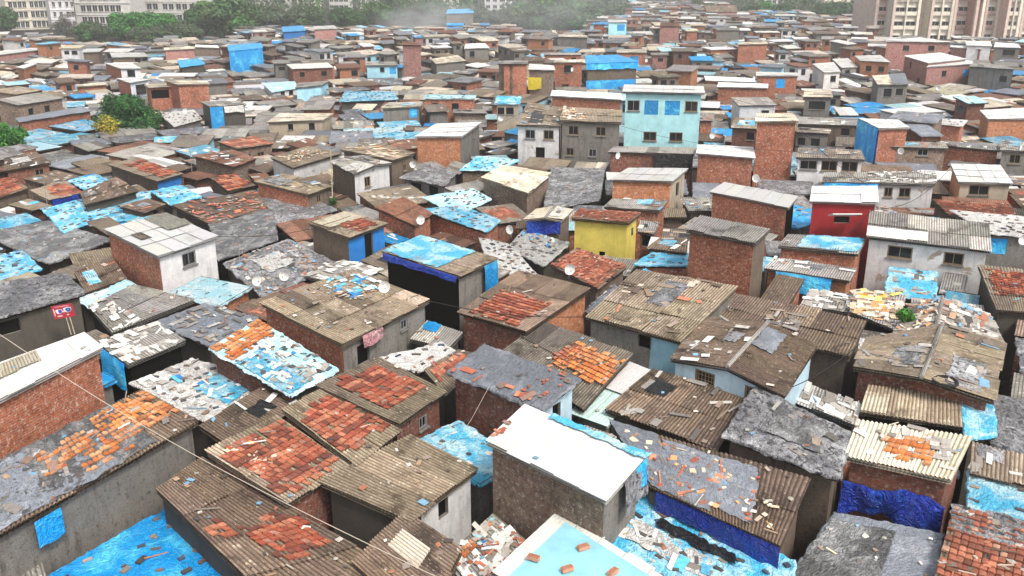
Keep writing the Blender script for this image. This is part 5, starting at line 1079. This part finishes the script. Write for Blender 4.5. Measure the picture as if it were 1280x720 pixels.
# ------------------------------------------------------------------ small things
def dish():
    root=empty('satellite_dish',(0,0,0),'x','satellite dish','satellite dishes on roofs and walls'); mb=MB(); n=16; rings=4; k=0; pts=[]
    for j in range(rings+1):
        r=.36*j/rings
        for i in range(n): a=2*math.pi*i/n; pts.append((r*math.cos(a),-.16*(1-(j/rings)**2)*-1-.0,r*math.sin(a)*1.08))
    for j in range(rings):
        for i in range(n):
            q=[pts[j*n+i],pts[j*n+(i+1)%n],pts[(j+1)*n+(i+1)%n],pts[(j+1)*n+i]]; mb.quad(*[Vector(p)+Vector((0,0,.75)) for p in q])
    mb.build('reflector','dish_white',root,smooth=True); mm=MB(); mm.tube([(0,.25,0),(0,.22,.6),(0,.16,.75)],.025,6); mm.build('mast','metal_grey',root)
    fa=MB(); fa.tube([(0,.1,.42),(0,-.28,.62),(0,-.33,.72)],.014,5); fa.box((0,-.34,.75),(.04,0,0),(0,.05,0),(0,0,.04)); fa.build('feed_arm','metal_grey',root)
    return root
DP=[((516,214),3.6,'grey shack with two dark openings'),((526,286),4.0,'small rust-roofed brick house'),((356,357),3.1,'junk roof before the blue-fronted shack'),((481,373),4.9,'brown corrugated roof of the long brick house'),((772,203),4.6,'dark brick row under the teal house'),((712,350),4.2,'red tile jumble below the yellow house'),
 ((944,233),5.2,'wall beside the long white-roofed brick house'),((1125,197),4.6,'brown brick row right of the blue-wrapped side'),((1275,192),4.6,'small grey house at the right edge'),((1277,312),4.4,'grey wall with blue window'),((637,298),3.4,'white tarpaulin roof'),((715,92),6.0,'red brick block by the blue-wrapped house'),
 ((890,177),4.4,'roof right of the teal house'),((808,80),5.0,'brick hut behind the blue-wrapped house'),((942,103),5.0,'long coped brick wall'),((1172,116),4.6,'pink brick pair'),((626,155),5.0,'grey yard right of the orange brick cube'),((322,363),3.0,'grey plastic roof right of the white-painted house'),((418,112),4.2,'light blue wall house'),((232,145),4.2,'laundry house')]
d0=dish()
for i,((u,v),z,lb) in enumerate(DP):
    r=d0 if i==0 else dup(d0,(0,0,0)); r.location=P(u,v,z); r.rotation_euler=(math.radians(-8 if 0 else 0),0,bt.uniform(-.9,.9)); s=.72; r.scale=(s,s,s); r['label']='white satellite dish by the '+lb
def thing1(name,mb,mat,label,cat,group=None,smooth=False):
    o=mb.build(name,mat,None,mb.v[0],smooth); return tag(o,label,cat,group)
mb=MB(); a=P(416,257,2.8); mb.tube([a,a+Vector((.1,0,4.0))],.045,6,r2=.03); thing1('pole',mb,'wood_pale','thin pale pole standing beside the slim dark shrub','pole')
mb=MB(); a,b=P(-30,398,7.2),P(560,728,5.2); n=16; mb.tube([a.lerp(b,i/n)-Vector((0,0,.5*math.sin(math.pi*i/n))) for i in range(n+1)],.011,5); thing1('rope',mb,'rope','pale rope strung across from the left brick house to lower middle','rope')
mb=MB(); a,b=P(612,482,4.9),P(566,560,4.2); mb.tube([a,(a+b)/2-Vector((0,0,.1)),b],.006,4); thing1('cable',mb,'rope','thin cable hanging down the slate-covered brick house','cable')
mb=MB(); c=P(1181,477,4.28); pts=[c+Vector((.42*math.cos(t_),.42*math.sin(t_),.02+.02*math.sin(2*t_))) for t_ in [2*math.pi*i/20 for i in range(21)]]; mb.tube(pts,.06,8); thing1('tyre',mb,'rubber','black rubber ring lying on the broad gable roof','tyre')
mb=MB(); a=P(948,372,3.5)
# red board with blue and white design and two props
def board():
    c=P(79,389,4.0); root=empty('sign_board',tuple(P(79,389,4.85)),'small red board with blue and white figures on two props','sign'); X=Vector((.985,.1,.14)).normalized(); Y=Vector((-.05,1,0)); Z=X.cross(Vector((0,1,0)))*-1
    Z=Vector((-.14,-.0,.99)).normalized(); O=Vector((0,-1,0)); w,h=.44,.29
    mb=MB(); mb.box((0,0,0),X*w,O*.02,Z*h,col=(.40,.03,.05),bottom=True); mb.build('board','paint',root)
    def patch(name,sx,sz,w2,h2,col,rot=0):
        m=MB(); n=10; pts=[Vector((0,0,0))+X*.85*(sx+w2*math.cos(a)*(1+.18*math.sin(3*a+rot)))+Z*.85*(sz+h2*math.sin(a)*(1+.2*math.cos(2*a+rot)))+O*.03 for a in [2*math.pi*i/n for i in range(n)]]
        m.v=[tuple(q) for q in pts]; m.f=[tuple(range(n))]; m.uv=[(0,0)]*n; m.col=[col]; m.mi=[0]; return m
    dec=MB()
    for (sx,sz,w2,h2,col,lift) in ((-.18,.02,.17,.15,(.75,.70,.78),0),(.24,.06,.2,.17,(.70,.72,.82),0),(-.13,.02,.09,.12,(.07,.06,.45),.006),(.28,.05,.13,.13,(.03,.07,.25),.006),(.28,.06,.05,.06,(.10,.35,.5),.012),(.05,-.01,.09,.05,(.8,.55,.5),.006),(-.2,-.22,.14,.05,(.85,.45,.45),.0),(.2,-.2,.06,.05,(.8,.5,.45),.0),(-.42,.0,.03,.26,(.8,.55,.58),0),(.02,.27,.4,.025,(.75,.35,.4),0)):
        m=patch('m',sx,sz,w2,h2,col); k=len(dec.v); dec.v+=[(x+O.x*lift,y_+O.y*lift,z_) for x,y_,z_ in m.v]; dec.f+=[tuple(k+i for i in f) for f in m.f]; dec.uv+=m.uv; dec.col+=m.col; dec.mi+=m.mi
    dec.build('design','paint',root)
    for sx in (.05,.2):
        m=MB(); m.tube([X*sx-Z*h-O*.02*-1,X*(sx+.12)-Vector((0,0,1.1))],.022,6); m.build('prop','wood_pale',root)
board()
# loose bricks that can be counted, holding down sheets near the camera
bm_=MB(); bm_.box((0,0,.04),(.13,0,0),(0,.062,0),(0,0,.04),col=(.60,.30,.20)); 
for k in range(4): bm_.box((0,-.048+.032*k,.086),(.125,0,0),(0,.009,0),(0,0,.008),col=(.45,.2,.13))
first=None
def brick(u,v,z,a,label,group,s=1.0):
    global first
    if first is None: first=bm_.build('brick','rubble',None,(0,0,0)); o=first
    else: o=first.copy(); C.objects.link(o)
    o.location=P(u,v,z); o.rotation_euler=(0,0,a); o.scale=(s,s,s); tag(o,label,'brick',group)
for (u,v),lb in zip(((667,699),(729,686),(709,713),(766,717),(742,705)),('leftmost at the white frame','topmost, nearest the box house','lowest','rightmost','middle')):
    if lb=='middle': continue
    brick(u,v,3.66,bt.uniform(-.6,.9),'hollow orange brick on the pale blue framed sheet, '+lb,'bricks on the pale blue framed sheet',1.25)
# posts and aerials standing over the roofs
def aerial(u,v,z,h,label):
    root=empty('aerial',tuple(P(u,v,z)),label,'aerial','thin aerials over the roofs'); m=MB(); m.tube([(0,0,0),(0.03,0,h)],.022,5,r2=.014); m.build('mast','metal_grey',root); m=MB(); m.tube([(-.35,0,h-.15),(.35,0,h-.1)],.01,4)
    for k in range(5): m.tube([(-.3+.15*k,-.18,h-.14),(-.3+.15*k,.18,h-.14)],.007,4)
    m.build('crossbar','metal_grey',root)
for u,v,z,h,lb in ((300,330,3.2,2.0,'long grey plastic roof'),(560,196,5.0,2.0,'orange brick cube'),(850,250,4.0,2.2,'orange brick house'),(690,128,6.5,2.2,'white two-window house'),(905,182,5.2,2.0,'red brick cube by the teal house'),(1150,250,4.5,2.0,'long junk-roofed row'),(240,215,4.0,2.0,'orange-brown roof'),(60,262,3.4,2.0,'tiled shed'),(620,120,5.0,2.6,'tall brown corner house'),):
    aerial(u,v,z,h,'thin metal aerial by the '+lb)
aw=[h for h in HOUSES if 'maroon house with' in h[0]][0]
mb=MB(); c=P(1053,266,aw[3]-.55)+Vector((0,-.45,0)); mb.box(c,(.85,0,0),(0,.38,-.14),(0,.01,.03)); o=mb.build('awning','sheet_white',None,tuple(c)); tag(o,'small white awning over the window of the maroon house','awning')
aw=[h for h in HOUSES if 'planked shack' in h[0]][0]
# cables sagging between the upper houses
for i,(u0,v0,z0,u1,v1,z1) in enumerate(((705,134,7.0,1000,190,5.6),(880,112,8.8,1075,150,6.4),(520,168,6.0,425,190,5.6),(990,150,8.6,1090,235,5.6),(272,296,6.2,438,270,5.0),(536,376,4.9,735,396,4.4),(1090,262,6.8,1190,208,5.4),(862,288,6.3,800,268,5.8),(600,160,6.0,660,135,6.8),(300,130,5,350,145,5),(960,495,4.5,1075,430,4.3),(1060,292,5.5,1090,262,6.6))):
    a,b=P(u0,v0,z0),P(u1,v1,z1); L_=(b-a).length; n=12; mb=MB(); mb.tube([a.lerp(b,k/n)-Vector((0,0,.04*L_*math.sin(math.pi*k/n))) for k in range(n+1)],.016,4)
    o=mb.build('cable','rubber',None,tuple(a)); tag(o,'thin black cable sagging between two of the taller houses','cable','cables strung between houses')
# smoke and air
def outward(o):
    import bmesh
    b=bmesh.new(); b.from_mesh(o.data); bmesh.ops.remove_doubles(b,verts=b.verts,dist=1e-4); bmesh.ops.recalc_face_normals(b,faces=b.faces)
    if b.calc_volume(signed=True)<0: bmesh.ops.reverse_faces(b,faces=b.faces)
    b.to_mesh(o.data); b.free(); o.data.update()
def vol(name,mb,dens,col,label,aniso=.2,noise_s=None):
    m=bpy.data.materials.new(name); m.use_nodes=True; n=m.node_tree; n.nodes.remove(n.nodes['Principled BSDF']); v=n.nodes.new('ShaderNodeVolumePrincipled'); n.links.new(v.outputs[0],n.nodes['Material Output'].inputs['Volume'])
    v.inputs['Color'].default_value=(*col,1); v.inputs['Density'].default_value=dens; v.inputs['Anisotropy'].default_value=aniso; MAT[name]=m
    o=mb.build(name,m); outward(o); tag(o,label,kind='stuff'); return o
SM=MB(); sr=random.Random(4)
def ell(mb,c,rx,ry,rz,n=14,r=8):
    k=len(mb.v); sd=sr.random()*50
    for j in range(r+1):
        for i in range(n):
            a=2*math.pi*i/n; ph=math.pi*j/r; q=1+.25*noise.noise((math.cos(a)+sd,math.sin(a),j*.5)) if 0<j<r else 1
            mb.v.append((c[0]+rx*math.sin(ph)*math.cos(a)*q,c[1]+ry*math.sin(ph)*math.sin(a)*q,c[2]+rz*math.cos(ph)))
    for j in range(r):
        for i in range(n):
            a=k+j*n+i; b=k+j*n+(i+1)%n; mb.f.append((a,b,b+n,a+n)); mb.uv+=[(0,0)]*4; mb.col.append((1,1,1)); mb.mi.append(0)
def puff(name,c,rx,ry,rz,dens,label):
    mb=MB(); ell(mb,(0,0,0),rx,ry,rz,18,10); m=bpy.data.materials.new(name); m.use_nodes=True; n=m.node_tree; n.nodes.remove(n.nodes['Principled BSDF']); N=n.nodes.new
    v=N('ShaderNodeVolumePrincipled'); n.links.new(v.outputs[0],n.nodes['Material Output'].inputs['Volume']); v.inputs['Color'].default_value=(.93,.97,1,1); v.inputs['Anisotropy'].default_value=0
    tc=N('ShaderNodeTexCoord'); mp=N('ShaderNodeMapping'); mp.inputs[3].default_value=(1/rx,1/ry,1/rz); n.links.new(tc.outputs['Object'],mp.inputs[0])
    ln=N('ShaderNodeVectorMath'); ln.operation='LENGTH'; n.links.new(mp.outputs[0],ln.inputs[0])
    mr=N('ShaderNodeMapRange'); n.links.new(ln.outputs['Value'],mr.inputs[0]); mr.inputs[1].default_value=0.0; mr.inputs[2].default_value=.9; mr.inputs[3].default_value=1.0; mr.inputs[4].default_value=0.0
    nz=N('ShaderNodeTexNoise'); nz.inputs['Scale'].default_value=1.6; nz.inputs['Detail'].default_value=4; nz.inputs['Distortion'].default_value=.8; n.links.new(mp.outputs[0],nz.inputs['Vector'])
    m2=N('ShaderNodeMapRange'); n.links.new(nz.outputs[0],m2.inputs[0]); m2.inputs[1].default_value=.38; m2.inputs[2].default_value=.68
    mm=N('ShaderNodeMath'); mm.operation='MULTIPLY'; n.links.new(mr.outputs[0],mm.inputs[0]); n.links.new(m2.outputs[0],mm.inputs[1])
    mk=N('ShaderNodeMath'); mk.operation='MULTIPLY'; n.links.new(mm.outputs[0],mk.inputs[0]); mk.inputs[1].default_value=dens; n.links.new(mk.outputs[0],v.inputs['Density'])
    MAT[name]=m; o=mb.build(name,m,None,(0,0,0)); o.location=c; outward(o); tag(o,label,kind='stuff')
base=P(540,40,0); puff('smoke',(base.x,base.y-14,5),22,12,8,.13,'thin bluish smoke rising over the far shacks')
base=P(690,48,0); puff('smoke_veil',(base.x,base.y-18,9),36,10,10,.07,'bluish smoke veil before the far grove')
HZ=MB(); HZ.box((0,345,19.5),(460,0,0),(0,385,0),(0,0,21),bottom=True)
vol('haze',HZ,.0005,(.97,.985,1.0),'pale haze over the whole settlement')
LIT.build('rubble','rubble').__setitem__('kind','stuff')
print('litter faces',len(LIT.f))
# ------------------------------------------------------------------ camera, light, world
cam=bpy.data.cameras.new('camera'); co=bpy.data.objects.new('camera',cam); C.objects.link(co); co.location=(0,0,CAMH); co.rotation_euler=(math.pi/2-TH,0,0)
cam.sensor_width=36; cam.lens=36*F/1280; cam.clip_end=6000; cam.clip_start=.1; bpy.context.scene.camera=co
sc=bpy.context.scene; w=bpy.data.worlds.new('World'); sc.world=w; w.use_nodes=True; nt=w.node_tree
EL,AZ=math.radians(53),math.radians(146)   # sun over the viewer's right shoulder
sky=nt.nodes.new('ShaderNodeTexSky'); sky.sky_type='NISHITA'; sky.sun_disc=False; sky.sun_elevation=EL; sky.sun_rotation=AZ; sky.air_density=1.5; sky.dust_density=4
hs_=nt.nodes.new('ShaderNodeHueSaturation'); hs_.inputs['Saturation'].default_value=.18
bg=nt.nodes['Background']; nt.links.new(sky.outputs[0],hs_.inputs['Color']); nt.links.new(hs_.outputs[0],bg.inputs[0]); bg.inputs[1].default_value=.1
sun=bpy.data.lights.new('sun','SUN'); sun.energy=1.5; sun.angle=math.radians(12); sun.color=(1,.91,.80); so=bpy.data.objects.new('sun',sun); C.objects.link(so)
dirv=Vector((math.cos(EL)*math.sin(AZ),math.cos(EL)*math.cos(AZ),math.sin(EL))); so.rotation_euler=dirv.to_track_quat('Z','Y').to_euler(); so.location=(0,0,60)
sc.view_settings.view_transform='Standard'; sc.view_settings.look='None'; sc.view_settings.exposure=.95; sc.view_settings.gamma=1; sc.view_settings.use_curve_mapping=False
sc.cycles.max_bounces=8; sc.cycles.diffuse_bounces=2; sc.cycles.volume_bounces=6; sc.cycles.use_denoising=True
